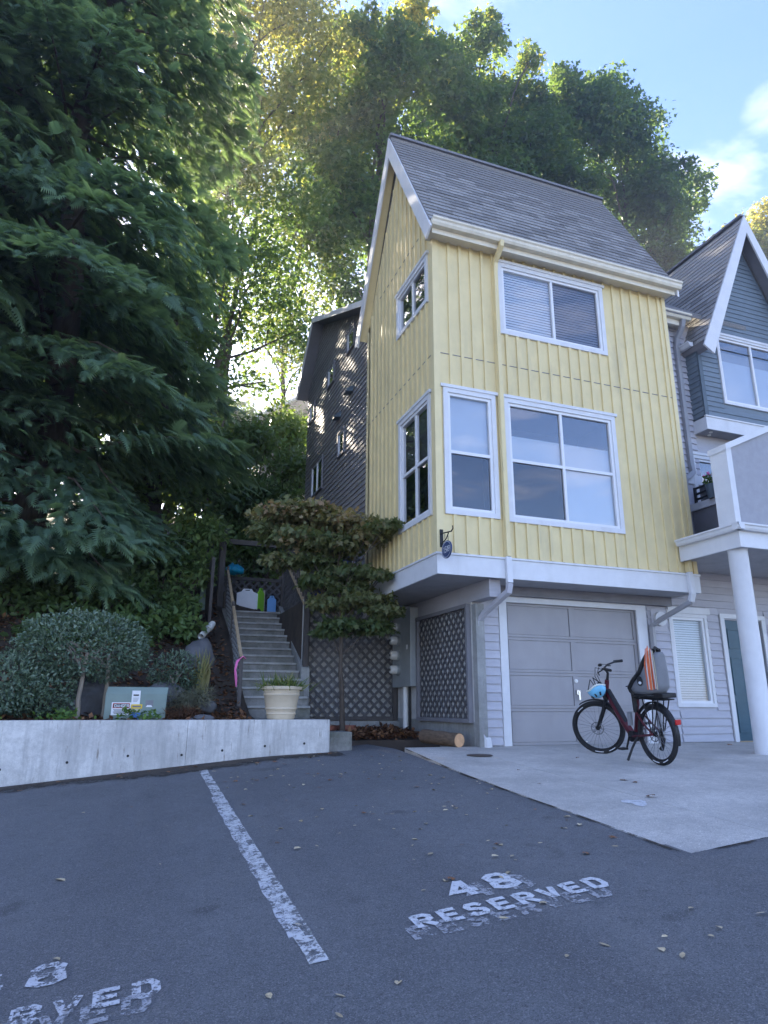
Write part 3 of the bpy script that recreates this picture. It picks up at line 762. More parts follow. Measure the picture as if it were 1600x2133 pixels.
# downspouts: rectangular tubes with elbows
def spout(pts, m, parent, name='downspout', r_=.058):
    return MB().tube(pts, r_, 4, True, 1.1, .85).build(name, m, parent, bevel=.008)
d1 = spout([(5.12, 8.30, 7.36), (5.12, 8.30, 7.28), (5.12, 8.52, 7.1), (5.12, 8.545, 6.9), (5.12, 8.545, 2.11)], 'yellow_trim', yh)
MB().tube([(5.12, 8.545, 2.108), (5.12, 8.53, 1.72)], .058, 4, True, 1.1, .85).build('spout_lower', 'white', d1, bevel=.008)
MB().tube([(5.12, 8.53, 1.718), (5.115, 8.56, 1.6), (5.02, 9.1, 1.36), (4.985, 9.24, 1.24), (4.985, 9.255, -.25), (5.03, 9.23, -.5)], .058, 4, True, 1.1, .85).build('spout_elbow', 'siding', d1, bevel=.008)
MB().tube([(5.03, 9.225, -.44), (5.04, 9.2, -.59)], .068, 4, True, 1.1, .9).build('spout_shoe', 'white', d1, bevel=.008)
d2 = spout([(8.5, 8.545, 2.55), (8.5, 8.545, 2.12)], 'yellow_trim', yh)
MB().tube([(8.5, 8.545, 2.118), (8.5, 8.53, 1.76), (8.49, 8.57, 1.64)], .058, 4, True, 1.1, .85).build('spout_lower', 'white', d2, bevel=.008)
MB().tube([(8.49, 8.572, 1.638), (8.31, 9.1, 1.4), (8.26, 9.25, 1.3), (8.26, 9.27, -.56)], .055, 4, True, 1.1, .85).build('spout_elbow', 'downspout', d2, bevel=.008)
# dryer vent by the downspout
v = MB().fbox(G_, 8.3, 8.62, .018, .04, 1.24, 1.6).build('vent', 'siding', yh)
MB().lathe([(.09, 0), (.12, 0), (.12, -.06), (.09, -.06)], (8.46, YG-.04, 1.44), 24, 'Y').build('vent_hood', 'white', v, smooth=True)

# ------------------------------------------------------------------ blue house with its porch
XB, YBF = 9.83, 9.02
bh = thing('blue_house', 'dark blue lap sided house with pointed white trimmed gable', 'house', (XB, YG, -.575))
wall_holes(FRONT(YG), 8.722, 15, -.62, 7.4, [(8.77, 9.45, .06, 1.54), (9.9, 10.8, -.57, 1.5), (9.7, 11.3, 3.2, 4.55)], .1, 'lower_wall', 'siding', bh)
MB().box(8.722, 15, YG+.1, YG+.2, -.6, 7.4).build('inner_wall', 'interior', bh)
lap_boards(bh, FRONT(YG), 8.73, 12.6, -.55, 2.3, .125, 'siding', holes=[(8.7, 9.54, -.01, 1.7), (9.8, 10.9, -.6, 1.6)], th=.026)
lap_boards(bh, FRONT(YG), 8.73, XB, 4.2, 7.3, .125, 'siding', th=.026)
MB().fbox(FRONT(YG), 8.73, XB, 0, .03, 4.0, 4.18).build('band_board', 'white', bh)
window(bh, FRONT(YG), 8.68, 9.52, .0, 1.56, [], [], casing=.06, fills=[(8.74, 9.44, .06, 1.5, 'blind', .04)], mats={0: 'clear_glass'})
MB().fbox(FRONT(YG), 8.66, 9.58, .018, .06, 1.565, 1.67).build('head_trim', 'white', bh)
b = MB().fbox(FRONT(YG), 9.82, 9.91, .018, .045, -.575, 1.52); b.fbox(FRONT(YG), 10.79, 10.88, .018, .045, -.575, 1.52); b.fbox(FRONT(YG), 9.82, 10.88, .018, .046, 1.522, 1.6)
b.build('door_casing', 'white', bh)
dr = MB().fbox(FRONT(YG), 9.91, 10.79, -.06, -.02, -.56, 1.51).build('door', 'door', bh)
for (x0, x1) in ((10.0, 10.3), (10.4, 10.7)):
    for (z0, z1) in ((-.42, .1), (.2, .85), (1.0, 1.35)): MB().ring(FRONT(YG), x0, x1, z0, z1, .025, -.02, -.008).build('door_panel', 'door', dr)
MB().fbox(FRONT(YG), 10.31, 10.37, -.02, -.005, .93, 1.0).build('door_plate', 'cream', dr)
MB().fbox(FRONT(YG), 9.9, 10.8, -.02, .06, -.578, -.55).build('threshold', 'wood_bare', dr)
MB().lathe([(0, 0), (.07, 0), (.1, -.05), (.1, -.1), (0, -.13)], (11.05, YG-.018, 1.35), 20, 'Y').build('wall_lamp', 'plastic_white', bh, smooth=True)
# balcony window with planter rail under the bay
window(bh, FRONT(YG), 9.64, 11.36, 3.15, 4.6, [], [], casing=.07, room=.09, fills=[])
# bay
BF, BL = FRONT(YBF), LEFT(XB)
XAP, ZAP = 11.28, 9.95
kb = (ZAP-6.85)/(XAP-9.80)
XBR = 2*XAP-XB
def bclip(z, zt):
    if zt <= 6.7: return XB+.07, XBR-.07
    return max(XB+.07, XAP-(ZAP-.35-zt)/kb), min(XBR-.07, XAP+(ZAP-.35-zt)/kb)
WB = (10.33, 12.2, 5.62, 7.12)
wall_holes(BF, XB, XBR, 5.3, 6.8, [inset((WB[0], WB[1], WB[2], 6.86))], .1, 'bay_wall', 'blue', bh)
b = MB()
for s0, s1, t0, t1 in ((XB, WB[0]+.03, 6.8, 7.09), (WB[1]-.03, XBR, 6.8, 7.09)):
    b.fbox(BF, max(s0, XAP-(ZAP-.3-7.0)/kb), min(s1, XAP+(ZAP-.3-7.0)/kb), -.1, 0, t0, t1)
b.build('bay_wall', 'blue', bh)
MB().prism([(XAP-(ZAP-.3-7.09)/kb, YBF, 7.09), (XAP+(ZAP-.3-7.09)/kb, YBF, 7.09), (XAP, YBF, ZAP-.3)], (0, .1, 0)).build('gable_wall', 'blue', bh)
MB().box(XB, XB+.1, YBF+.1, 12, 5.3, 6.85).build('bay_side', 'blue', bh)
MB().box(XBR-.1, XBR, YBF+.1, 12, 5.3, 6.85).build('bay_side', 'blue', bh)
lap_boards(bh, BF, XB, XBR, 5.31, ZAP-.45, .105, 'blue', holes=[(WB[0]-.01, WB[1]+.01, WB[2]-.01, WB[3]+.05)], clip=bclip)
lap_boards(bh, BL, YBF+.02, YG, 5.31, 6.7, .105, 'blue')
MB().fbox(BF, XB-.02, XB+.07, 0, .022, 5.305, 6.9).build('corner_board', 'blue_trim', bh)
window(bh, BF, *WB, [11.25], [], casing=.05, fills=[(10.38, 11.25, 5.68, 6.62, 'shade_cloth', 0), (11.25, 12.15, 5.68, 6.62, 'shade_cloth', 0)])
MB().fbox(BF, XB-.03, XBR+.03, 0, .03, 5.02, 5.27).build('skirt_board', 'white', bh)
MB().fbox(BL, YBF, YG, 0, .03, 5.02, 5.27).build('skirt_board', 'white', bh)
MB().fbox(BF, XB-.04, XBR+.04, 0, .045, 5.272, 5.3).build('drip_cap', 'white', bh)
MB().box(XB+.002, XBR, YBF+.001, YG, 5.04, 5.06).build('bay_soffit', 'soffit', bh)
for y in (9.12, 9.24):
    MB().lathe([(0, 0), (.03, 0), (.035, .02), (0, .03)], (10.0+.08*(y-9.1)/.12, y, 5.012), 14).build('soffit_light', 'lamp_glow', bh)
# roof
def brf(x, y, z): return Vector((x, y, z))
YR0 = YBF-.3
EXB, EZB = 9.74, ZAP-kb*(XAP-9.74)
b = MB().prism([brf(EXB, YR0, EZB), brf(XAP, YR0, ZAP), brf(XAP+.03, YR0, ZAP-.12), brf(EXB+.05, YR0, EZB-.08)], (0, 6, 0)); rb = b.build('roof', 'dark_trim', bh)
MB().prism([brf(2*XAP-EXB, YR0, EZB), brf(XAP, YR0, ZAP), brf(XAP-.03, YR0, ZAP-.12), brf(2*XAP-EXB-.05, YR0, EZB-.08)], (0, 6, 0)).build('roof_slope', 'shingle', bh)
uxb = Vector((0, -1, 0)); uyb = Vector((XAP-EXB, 0, ZAP-EZB)).normalized()
shingle_roof(rb, brf(EXB, YR0+4.2, EZB), uxb, uyb, 4.2, math.hypot(XAP-EXB, ZAP-EZB)-.03, .145, 200)
nbv = Vector((-(ZAP-EZB), 0, XAP-EXB)).normalized()
for s in (-1, 1):
    def mir(v): return v if s < 0 else Vector((2*XAP-v.x, v.y, v.z))
    y = YR0-.03
    P0 = [brf(EXB-.06, y, EZB-.12), brf(XAP, y, ZAP+.005), brf(XAP, y, ZAP-.42), brf(EXB+.17, y, EZB-.1-.17)]
    MB().prism([mir(v) for v in P0], (0, .035, 0)).build('barge_board', 'white', rb)
    P1 = [brf(EXB+.04, y+.04, EZB-.1), brf(XAP, y+.04, ZAP-.1), brf(XAP, y+.04, ZAP-.2), brf(EXB+.1, y+.04, EZB-.16)]
    MB().prism([mir(v) for v in P1], (0, .26, 0)).build('rake_soffit', 'dark_trim', rb)
MB().beam((XAP, YR0-.01, ZAP+.015), (XAP, YR0+5.9, ZAP+.015), .16, .04).build('ridge_cap', 'ridge', rb)
# link roof, gutters and downspout between the two houses
MB().prism([(8.73, 9.0, 7.48), (8.73, 11.4, 9.6), (8.73, 11.4, 9.5), (8.73, 9.0, 7.38)], (XAP-8.8, 0, 0)).build('link_roof', 'shingle', bh)
MB().box(8.73, 9.72, 9.12, 9.16, 7.22, 7.36).build('fascia', 'cream', bh)
MB().box(8.73, 9.72, 9.16, 9.34, 7.27, 7.30).build('eave_soffit', 'cream', bh)
gutter('gutter', (8.72, 9.118, 7.45), (9.8, 9.118, 7.45), (0, -1, 0), 'cream', bh, .12, .13)
gutter('gutter', (9.73, 9.0, 6.83), (9.73, 9.32, 6.83), (-1, 0, 0), 'white', bh, .1, .12)
dg = MB().tube([(9.62, 9.06, 7.33), (9.62, 9.1, 7.2), (9.6, 9.24, 7.0), (9.58, 9.27, 6.8), (9.58, 9.27, 4.35), (9.58, 9.25, 4.2), (9.35, 9.2, 4.05), (9.28, 9.2, 3.9), (9.28, 9.22, 2.5)], .06, 4, True, 1.1, .85).build('downspout', 'downspout', bh, bevel=.008)
MB().fbox(FRONT(YG), 9.36, 9.46, .018, .04, 4.2, 7.2).build('corner_board', 'siding', bh)
# porch (canopy, parapet, column)
PXL, PYF, PZ = 8.28, 7.28, 2.62
pr = MB().box(PXL+.12, 15, PYF+.12, 9.3, PZ-.13, PZ-.02).build('porch_roof', 'dark_trim', bh)
MB().box(PXL+.06, PXL+.1, PYF+.06, 8.54, PZ-.34, PZ-.01).build('porch_fascia', 'white', bh)
MB().box(PXL+.1, 15, PYF+.06, PYF+.1, PZ-.34, PZ-.01).build('porch_fascia', 'white', bh)
gutter('porch_gutter', (PXL+.06, PYF-.06, PZ), (PXL+.06, 8.5, PZ), (-1, 0, 0), 'white', bh, .1, .12)
gutter('porch_gutter', (PXL-.06, PYF+.06, PZ), (15, PYF+.06, PZ), (0, -1, 0), 'white', bh, .1, .12)
for i in range(4): MB().box(PXL+.11+i*1.2, PXL+.11+i*1.2+1.19, PYF+.11, 9.3, PZ-.3, PZ-.28).build('porch_soffit', 'soffit', bh)
MB().lathe([(.15, -.66), (.15, -.64), (.138, -.6), (.138, 2.28), (.15, 2.3), (.15, 2.33)], (8.53, 7.58, 0), 32).build('column', 'white', bh, smooth=True)
def ptop(x): return 3.88 + .46*(x-PXL-.06)
P_ = [(PXL+.09, PYF+.1, PZ), (15, PYF+.1, PZ), (15, PYF+.1, ptop(10.4)), (10.4, PYF+.1, ptop(10.4)), (PXL+.09, PYF+.1, ptop(PXL+.09))]
MB().prism(P_, (0, .26, 0)).build('parapet', 'stucco', bh)
b = MB().prism([(PXL+.055, PYF+.08, PZ), (PXL+.16, PYF+.08, PZ), (PXL+.16, PYF+.08, ptop(PXL+.16)), (PXL+.055, PYF+.08, ptop(PXL+.055))], (0, .32, 0)); b.build('parapet_end', 'white', bh)
MB().prism([(PXL+.04, PYF+.06, ptop(PXL+.04)-.07), (10.4, PYF+.06, ptop(10.4)-.07), (10.4, PYF+.06, ptop(10.4)+.03), (PXL+.04, PYF+.06, ptop(PXL+.04)+.03)], (0, .36, 0)).build('parapet_cap', 'white', bh)
# side parapet with dark rail, and a flower pot on it
MB().box(9.5, 9.6, 7.7, 9.3, PZ-.02, 3.44).build('balcony_wall', 'dark_trim', bh)
MB().box(9.46, 9.64, 7.7, 9.3, 3.44, 3.57).build('balcony_ledge', 'white', bh)
b = MB()
for z in (3.65, 3.75, 3.86): b.beam((9.52, 7.7, z), (9.52, 9.22, z), .03, .035)
b.beam((9.52, 9.2, 3.57), (9.52, 9.2, 3.88), .045, .04); b.build('balcony_rail', 'iron', bh)

# ------------------------------------------------------------------ dark house on the terrace
XD = 4.2
dh = thing('dark_house', 'dark grey brown lap sided gabled house behind the yellow one', 'house', (XD, 12.8, 1.9))
DL = LEFT(XD)
YP, ZP = 16.1, 10.15
def dtop(y): return ZP-.48*(YP-y) if y < YP else ZP-1.0*(y-YP)
DY0, DY1 = 12.0, 17.5
MB().prism([DL(DY0, 0, 1.6), DL(DY1, 0, 1.6), DL(DY1, 0, dtop(DY1)-.1), DL(YP, 0, ZP-.1), DL(DY0, 0, dtop(DY0)-.1)], (6, 0, 0)).build('wall', 'dark_siding', dh)
DW = [(13.2, 13.78, 7.88, 8.46), (14.82, 15.4, 7.74, 8.3), (16.68, 17.2, 7.5, 8.04), (13.82, 14.34, 5.5, 6.14), (15.65, 16.75, 5.2, 6.1)]
def dclip(z, zt):
    lo = DY0 if zt < dtop(DY0)-.12 else YP-(ZP-.12-zt)/.48
    hi = DY1 if zt < dtop(DY1)-.12 else YP+(ZP-.12-zt)/1.0
    return max(lo, DY0), min(hi, DY1)
lap_boards(dh, DL, DY0, DY1, 1.7, ZP-.2, .118, 'dark_siding', holes=[(h[0], h[1], h[2], h[3]) for h in DW], clip=dclip, th=.02)
for i, h in enumerate(DW):
    wv = MB().ring(DL, *h, .045, 0, .05).build('window', 'dark_trim', dh)
    MB().ring(DL, h[0]+.045, h[1]-.045, h[2]+.045, h[3]-.045, .035, 0, .03).build('frame', 'vinyl', wv)
    pane(DL, h[0]+.08, h[1]-.08, h[2]+.08, h[3]-.08, .015, 'pane', 'glass', wv, True)
    if i == 4: MB().fbox(DL, 16.18, 16.22, 0, .035, h[2]+.05, h[3]-.05).build('mullion', 'vinyl', wv)
for y, z in ((13.25, 6.75), (14.15, 6.5)):
    v = MB().prism([DL(y, .02, z), DL(y, .17, z-.03), DL(y, .17, z+.03), DL(y, .02, z+.16)], (0, .24, 0)).build('vent_hood', 'blue_trim', dh)
for (ya, yb) in ((DY0-.4, YP), (DY1+.25, YP)):
    za, zb = dtop(ya), ZP
    d_ = Vector((0, yb-ya, zb-za)).normalized(); nn = Vector((0, -d_.z, d_.y)); nn = nn if nn.z > 0 else -nn
    p, q = Vector((XD-.3, ya, za)), Vector((XD-.3, yb, zb))
    sl_ = MB().prism([p, q, q-nn*.06-Vector((0, 0, .02)), p-nn*.06], (6.6, 0, 0)).build('roof', 'shingle', dh)
    p2, q2_ = p-Vector((.03, 0, 0)), q-Vector((.03, 0, 0))
    MB().prism([p2+nn*.01, q2_+Vector((0, 0, .012)), q2_-Vector((0, 0, .13)), p2-nn*.11], (.03, 0, 0)).build('barge_board', 'white', sl_)
    MB().prism([p-nn*.064, q-nn*.064-Vector((0, 0, .02)), q-nn*.1-Vector((0, 0, .02)), p-nn*.1], (.3, 0, 0)).build('rake_soffit', 'dark_trim', sl_)

# far beige house uphill
fh = thing('beige_house', 'pale beige lap sided house glimpsed uphill through the trees', 'house', (6.3, 33, 8))
FH = FRONT(33)
c0, c1 = onY(543, 850, 33), onY(690, 790, 33); pk = onY(622, 770, 33); c2 = onY(600, 930, 33)
XA, XC = c0.x+.5, c0.x+4.6; ZE = c0.z-.1; XP, ZPk = (XA+XC)/2+.3, ZE+1.5
MB().prism([(XA, 33, 7), (XC, 33, 7), (XC, 33, ZE), (XP, 33, ZPk), (XA, 33, ZE)], (0, 5, 0)).build('wall', 'beige_house', fh)
def fclip(z, zt): return (XA, XC) if zt < ZE else (XA+(zt-ZE)/1.5*(XP-XA), XC-(zt-ZE)/1.5*(XC-XP))
lap_boards(fh, FH, XA, XC, ZE-4.2, ZPk-.15, .22, 'beige_house', clip=fclip, th=.03)
MB().prism([(XA-.5, 32.6, ZE-.3), (XP, 32.6, ZPk+.1), (XP, 32.6, ZPk-.05), (XA-.5, 32.6, ZE-.48)], (0, 5.6, 0)).build('roof', 'white', fh)
MB().prism([(XC+.5, 32.6, ZE-.3), (XP, 32.6, ZPk+.1), (XP, 32.6, ZPk-.05), (XC+.5, 32.6, ZE-.48)], (0, 5.6, 0)).build('roof', 'white', fh)
fwn = MB().ring(FH, XA+1.5, XA+2.7, ZE-1.9, ZE-.7, .12, .03, .08).build('window', 'white', fh)
pane(FH, XA+1.6, XA+2.6, ZE-1.8, ZE-.8, .045, 'pane', 'glass', fwn)

# ------------------------------------------------------------------ retaining wall, kerb block, terrace wall
WYF = 9.6; WT = -.19
rw = thing('retaining_wall', 'long pale streaked concrete retaining wall beside the parking lot', 'wall', (0, WYF, -1))
xs = [-9, -4.2, .86, 2.78]
for i in range(len(xs)-1):
    MB().box(xs[i]+.0015, xs[i+1]-.0015, WYF, WYF+.24, -2.2, WT).build('wall_section', 'concrete_wall', rw, bevel=.004)
for x in (-1.25, -.53, .16, .86-.05, 1.32, 1.88, 2.42):
    z = z_asph(x, WYF)+ (.2 if x < .8 else .14)
    MB().lathe([(0, 0), (.016, 0), (.016, -.003), (0, -.003)], (x, WYF, z), 14, 'Y').build('tie_hole', 'iron', rw)
tag(MB().box(2.80, 3.16, 9.75, 10.2, -.9, -.36).build('kerb_block', 'concrete_step', None, bevel=.02), 'low rough concrete kerb block at the end of the retaining wall', 'kerb')
tw = thing('terrace_wall', 'concrete terrace wall hidden behind the diamond lattice', 'wall', (4, 12.5, -.6))
MB().box(3.06, 4.98, 12.52, 12.7, -.9, 1.93).build('wall_section', 'concrete_wall', tw)
MB().box(3.06, 4.98, 12.3, 12.5, -.9, -.27).build('footing', 'concrete_base', tw)

# lattice fence in front of the terrace wall
lf = thing('lattice_fence', 'dark brown diamond lattice fence standing behind the small maple', 'fence', (4, 12.4, -.3))
FF = FRONT(12.42)
lattice(lf, FF, 3.14, 4.84, -.22, 2.1, .18, .046, 'lattice', .0)
for x in (3.06, 4.8): MB().fbox(FF, x, x+.09, -.02, .06, -.26, 2.74 if x < 4 else 2.14).build('post', 'wood_post', lf)
for z in (-.26, 2.1): MB().fbox(FF, 3.15, 4.8, -.02, .04, z, z+.07).build('rail', 'wood_post', lf)

# ------------------------------------------------------------------ stairs
SX, SY, SW = 1.88, 11.35, 1.04
st = thing('concrete_stairs', 'mossy concrete stairs climbing beside the lattice fence', 'stairs', (SX, SY, -.2), R(-3.2))
NR, RI, TR = 14, 2.14/14, .285
for i in range(NR):
    b = MB().box(-.02, SW, i*TR, (i+1)*TR+.35, (i+1)*RI-.5, (i+1)*RI)
    b2 = MB().box(-.02, SW, i*TR-.02, (i+1)*TR+(.35 if i < NR-1 else 1.2), -.4+i*RI, (i+1)*RI)
    o = b2.build('step', 'concrete_step', None); local(o, st)
    local(MB().box(-.021, SW+.001, i*TR-.05, (i+1)*TR+.0, (i+1)*RI+.001, (i+1)*RI+.04).build('tread', 'concrete_tread', None, bevel=.008), o)
o = MB().box(-.1, SW-.1, -1.45, -.06, -.5, .004).build('landing', 'concrete_step', None); local(o, st)
def cheek(x0, x1, dz, y0):
    return MB().prism([(x0, y0, -.5), (x0, NR*TR, -.3+1.6), (x0, NR*TR, NR*RI+dz), (x0, y0, dz-.02+(y0+.25)*RI/TR)], (x1-x0, 0, 0))
o = cheek(-.2, -.03, .12, -.2).build('cheek_wall', 'concrete_step', None, bevel=.015); local(o, st)
o = cheek(SW+.01, SW+.17, .22, .95).build('cheek_wall', 'concrete_base', None, bevel=.015); local(o, st)
# left railing: sloping rail, posts, wire mesh
rl = thing('stair_railing', 'grey wooden stair railing with mesh infill', 'railing', (SX, SY, -.2), R(-3.2))
def rz(y): return .98+RI/TR*y*.98
o = MB().beam((-.12, -.12, rz(-.12)), (-.12, 4.05, rz(4.05)), .05, .045).build('top_rail', 'wood_bare', None); local(o, rl)
for y in (-.12, 2.0, 4.05):
    o = MB().box(-.15, -.09, y-.03, y+.03, y*RI/TR-.1 if y > 0 else -.02, rz(y)+(.03 if y < 1 else .1)).build('post', 'wood_post', None); local(o, rl)
for k in range(16):
    y = .02+k*.257; 
    o = MB().beam((-.12, y, y*RI/TR+.14), (-.12, y, rz(y)-.01), .014, .014, (1, 0, 0)).build('baluster', 'wood_post', None); local(o, rl)
for k in range(9):
    z = .2+k*.085
    o = MB().tube([(-.12, -.1, z-.1*RI/TR), (-.12, 4.05, z+4.05*RI/TR)], .005, 4).build('wire', 'metal_grey', None); local(o, rl)
rbn = MB(); pts = [(-.16, -.14, .9), (-.19, -.17, .86), (-.21, -.17, .74), (-.19, -.17, .6), (-.18, -.17, .48)]
rbn.tube(pts, [.03, .028, .022, .026, .012], 6, True, 1, .25); rbn.tube([(-.16, -.15, .9), (-.1, -.17, .95), (-.06, -.13, .92)], .022, 6, True, 1, .4)
for i, v in enumerate(rbn.v): pass
ro = thing('ribbon', 'bright pink ribbon tied to the bottom post of the stair railing', 'ribbon', (SX, SY, -.2), R(-3.2))
o = rbn.build('strip', 'pink', None, smooth=True); local(o, ro)
# right railing: lattice following the stairs, capped with bare wood
sf = thing('stair_lattice', 'dark lattice railing running up the right of the stairs', 'railing', (SX, SY, -.2), R(-3.2))
def FS(a, d, z): return (SW+.1-d, a, z)
def slc(s):
    out = []
    f = lambda a, z: (z-(a*RI/TR*.98+.22), (a*RI/TR*.98+1.35)-z)
    n = 40; pts = [(s[0][0]+(s[1][0]-s[0][0])*i/n, s[0][1]+(s[1][1]-s[0][1])*i/n) for i in range(n+1)]
    ok = [p for p in pts if min(f(*p)) > 0]
    return (ok[0], ok[-1]) if len(ok) > 1 else None
lattice(sf, lambda a, d, z: tuple(WM[sf.name] @ Vector(FS(a, d, z))), 1.1, 3.95, .2, 4.4, .165, .05, 'lattice', .0, slc)
for y, zt in ((1.05, 2.7), (4.0, 3.3)):
    o = MB().box(SW+.05, SW+.14, y-.05, y+.05, y*RI/TR, zt).build('post', 'wood_post', None); local(o, sf)
o = MB().beam((SW+.1, 1.1, 1.05*RI/TR+1.42), (SW+.1, 4.0, 4.0*RI/TR+1.36), .09, .04).build('cap_rail', 'wood_bare', None); local(o, sf)
for k in range(12):
    y = 1.3+k*.23
    o = MB().box(SW+.085, SW+.115, y-.02, y+.02, y*RI/TR+1.3, y*RI/TR+1.95).build('picket', 'wood_post', None); local(o, sf)
# gate posts / arbour at the top of the stairs, back trellis
ab = thing('arbour', 'weathered timber arbour posts with a cross beam at the stair top', 'arbour', (2.0, 15.6, 1.9))
for (x, y, z1) in ((1.86, 15.5, 4.0), (1.62, 15.9, 3.6), (2.0, 16.9, 3.9)):
    MB().box(x-.06, x+.06, y-.06, y+.06, 1.4, z1).build('post', 'wood_post', ab)
MB().box(1.8, 3.2, 15.46, 15.54, 3.55, 3.66).build('beam', 'wood_post', ab)
MB().box(1.5, 1.56, 14.2, 15.9, 1.3, 2.95).build('side_board', 'wood_post', ab)
bt = thing('trellis', 'dark lattice trellis standing across the top of the stairs', 'trellis', (2.6, 17.2, 2))
lattice(bt, FRONT(17.3), 1.9, 4.1, 2.0, 3.05, .2, .05, 'lattice', 0)
for z in (2.0, 3.05): MB().fbox(FRONT(17.3), 1.85, 4.15, -.03, .03, z, z+.08).build('rail', 'wood_post', bt)
# deck front at the terrace: railing with pickets
dk = thing('deck_rail', 'dark picket rail along the terrace edge above the lattice', 'railing', (4, 12.6, 1.95))
for z in (2.12, 2.75): MB().box(3.15, 4.18, 12.55, 12.6, z, z+.05).build('rail', 'wood_post', dk)
for k in range(9): MB().box(3.2+k*.11, 3.235+k*.11, 12.56, 12.59, 2.17, 2.75).build('picket', 'wood_post', dk)

# ------------------------------------------------------------------ foliage helpers
SHAPES = {
 'oval': ([(0, 0, 0), (.3, .2, .05), (.7, .2, .05), (1, 0, -.03), (.7, -.2, .05), (.3, -.2, .05)], [(0, 1, 2, 3), (0, 3, 4, 5)]),
 'kite': ([(0, 0, 0), (.45, .3, .08), (1, 0, -.05), (.45, -.3, .08)], [(0, 1, 2, 3)]),
 'maple': ([(0, 0, 0), (.12, .52, -.06), (.38, .2, .03), (.62, .48, -.05), (.66, .16, .02), (1.05, 0, -.08), (.66, -.16, .02), (.62, -.48, -.05), (.38, -.2, .03), (.12, -.52, -.06)],
           [(0, 1, 2), (2, 3, 4), (4, 5, 6), (6, 7, 8), (8, 9, 0), (0, 2, 4, 6), (0, 6, 8)]),
 'blade': ([(0, .03, 0), (0, -.03, 0), (.5, -.025, .06), (1, 0, -.12), (.5, .025, .06)], [(0, 1, 2, 4), (2, 3, 4)])}
v_, f_ = [], []
for i in range(8):
    t_ = .04+.115*i; l_ = .34*(1-t_)**.6+.05; dr_ = -.2*t_*t_
    for s_ in (-1, 1):
        n_ = len(v_); v_ += [(t_-.02, 0, dr_), (t_+.13, 0, dr_-.01), (t_+.26, s_*l_, dr_-.1)]; f_.append((n_, n_+1, n_+2))
n_ = len(v_); v_ += [(.8, .03, -.08), (.8, -.03, -.08), (1.1, 0, -.17)]; f_.append((n_, n_+1, n_+2))
SHAPES['frond'] = (v_, f_)
SHAPES['maple3'] = ([(0, 0, 0), (.3, .48, -.05), (.46, .17, .03), (1, 0, -.08), (.46, -.17, .03), (.3, -.48, -.05)], [(0, 1, 2), (0, 2, 3, 4), (0, 4, 5)])
def unit(a): return a/np.maximum(np.linalg.norm(a, axis=1, keepdims=True), 1e-6)
def leaves(name, C, AX, NR, size, tint, shape, m, parent, stuff=True):
    sv, sf_ = SHAPES[shape]; sv = np.array(sv); k = len(sv); n = len(C)
    AX = unit(AX); NR = unit(NR-AX*np.sum(NR*AX, 1, keepdims=True)); SD = np.cross(NR, AX)
    V = C[:, None, :] + size[:, None, None]*(sv[None, :, 0:1]*AX[:, None, :]+sv[None, :, 1:2]*SD[:, None, :]+sv[None, :, 2:3]*NR[:, None, :])
    me = bpy.data.meshes.new(name); me.vertices.add(n*k); me.vertices.foreach_set('co', V.astype(np.float32).ravel())
    tot = np.array([len(f) for f in sf_]); flat = np.concatenate([np.array(f) for f in sf_])
    li = (flat[None, :]+(np.arange(n)*k)[:, None]).ravel(); tots = np.tile(tot, n)
    me.loops.add(len(li)); me.loops.foreach_set('vertex_index', li.astype(np.int32))
    me.polygons.add(len(tots)); me.polygons.foreach_set('loop_start', np.concatenate([[0], np.cumsum(tots)[:-1]]).astype(np.int32))
    me.update(calc_edges=True)
    me.attributes.new('tint', 'FLOAT', 'POINT').data.foreach_set('value', np.clip(np.repeat(tint, k)+(np.tile(sv[:, 0]-.5, n)*.35 if shape == 'frond' else 0), 0, 1).astype(np.float32))
    me.materials.append(MAT[m])
    o = bpy.data.objects.new(name, me); COL.objects.link(o); WM[o.name] = Matrix.Identity(4); par(o, parent)
    if stuff: o['kind'] = 'stuff'
    return o
def sphere(n): return unit(rng.normal(size=(n, 3)))
def lobe_leaves(lobes, per_m2, lsize, sub=9, clump=.2, down=.5, bright=(.3, .25)):
    """lobes: (centre, (rx,ry,rz), density, tint). Leaves sit on the shells of smaller lumps inside each lobe, so the outline is uneven."""
    Cs, Ts, Os = [], [], []
    for c, rad, dens, ti in lobes:
        c = np.array(c); rad = np.array(rad); ns = max(3, int(sub*dens**.5))
        d = sphere(ns); ctr = c + d*rad*(rng.uniform(.25, .8, (ns, 1)))
        for q in ctr:
            rr = rad*rng.uniform(.36, .62); area = 4*math.pi*np.mean(rr)**2
            nl = int(area*per_m2*dens); 
            if nl < 3: continue
            dd = sphere(nl); dd[:, 2] = np.where((dd[:, 2] < -.3) & (rng.random(nl) < .6), -dd[:, 2], dd[:, 2])
            p = q + dd*rr*(1-.55*rng.random((nl, 1))**2.2) + rng.normal(size=(nl, 3))*clump*np.mean(rr)*.5
            Cs.append(p); Os.append(dd); Ts.append(np.full(nl, ti+rng.normal()*.09)+rng.normal(size=nl)*.1)
    C = np.concatenate(Cs); O = np.concatenate(Os); T = np.concatenate(Ts); n = len(C)
    AX = O*.6+sphere(n)*.8; AX[:, 2] -= down
    NR = O*.7+sphere(n)*.7; NR[:, 2] += .6
    size = lsize*rng.uniform(.65, 1.3, n)
    return C, AX, NR, size, T
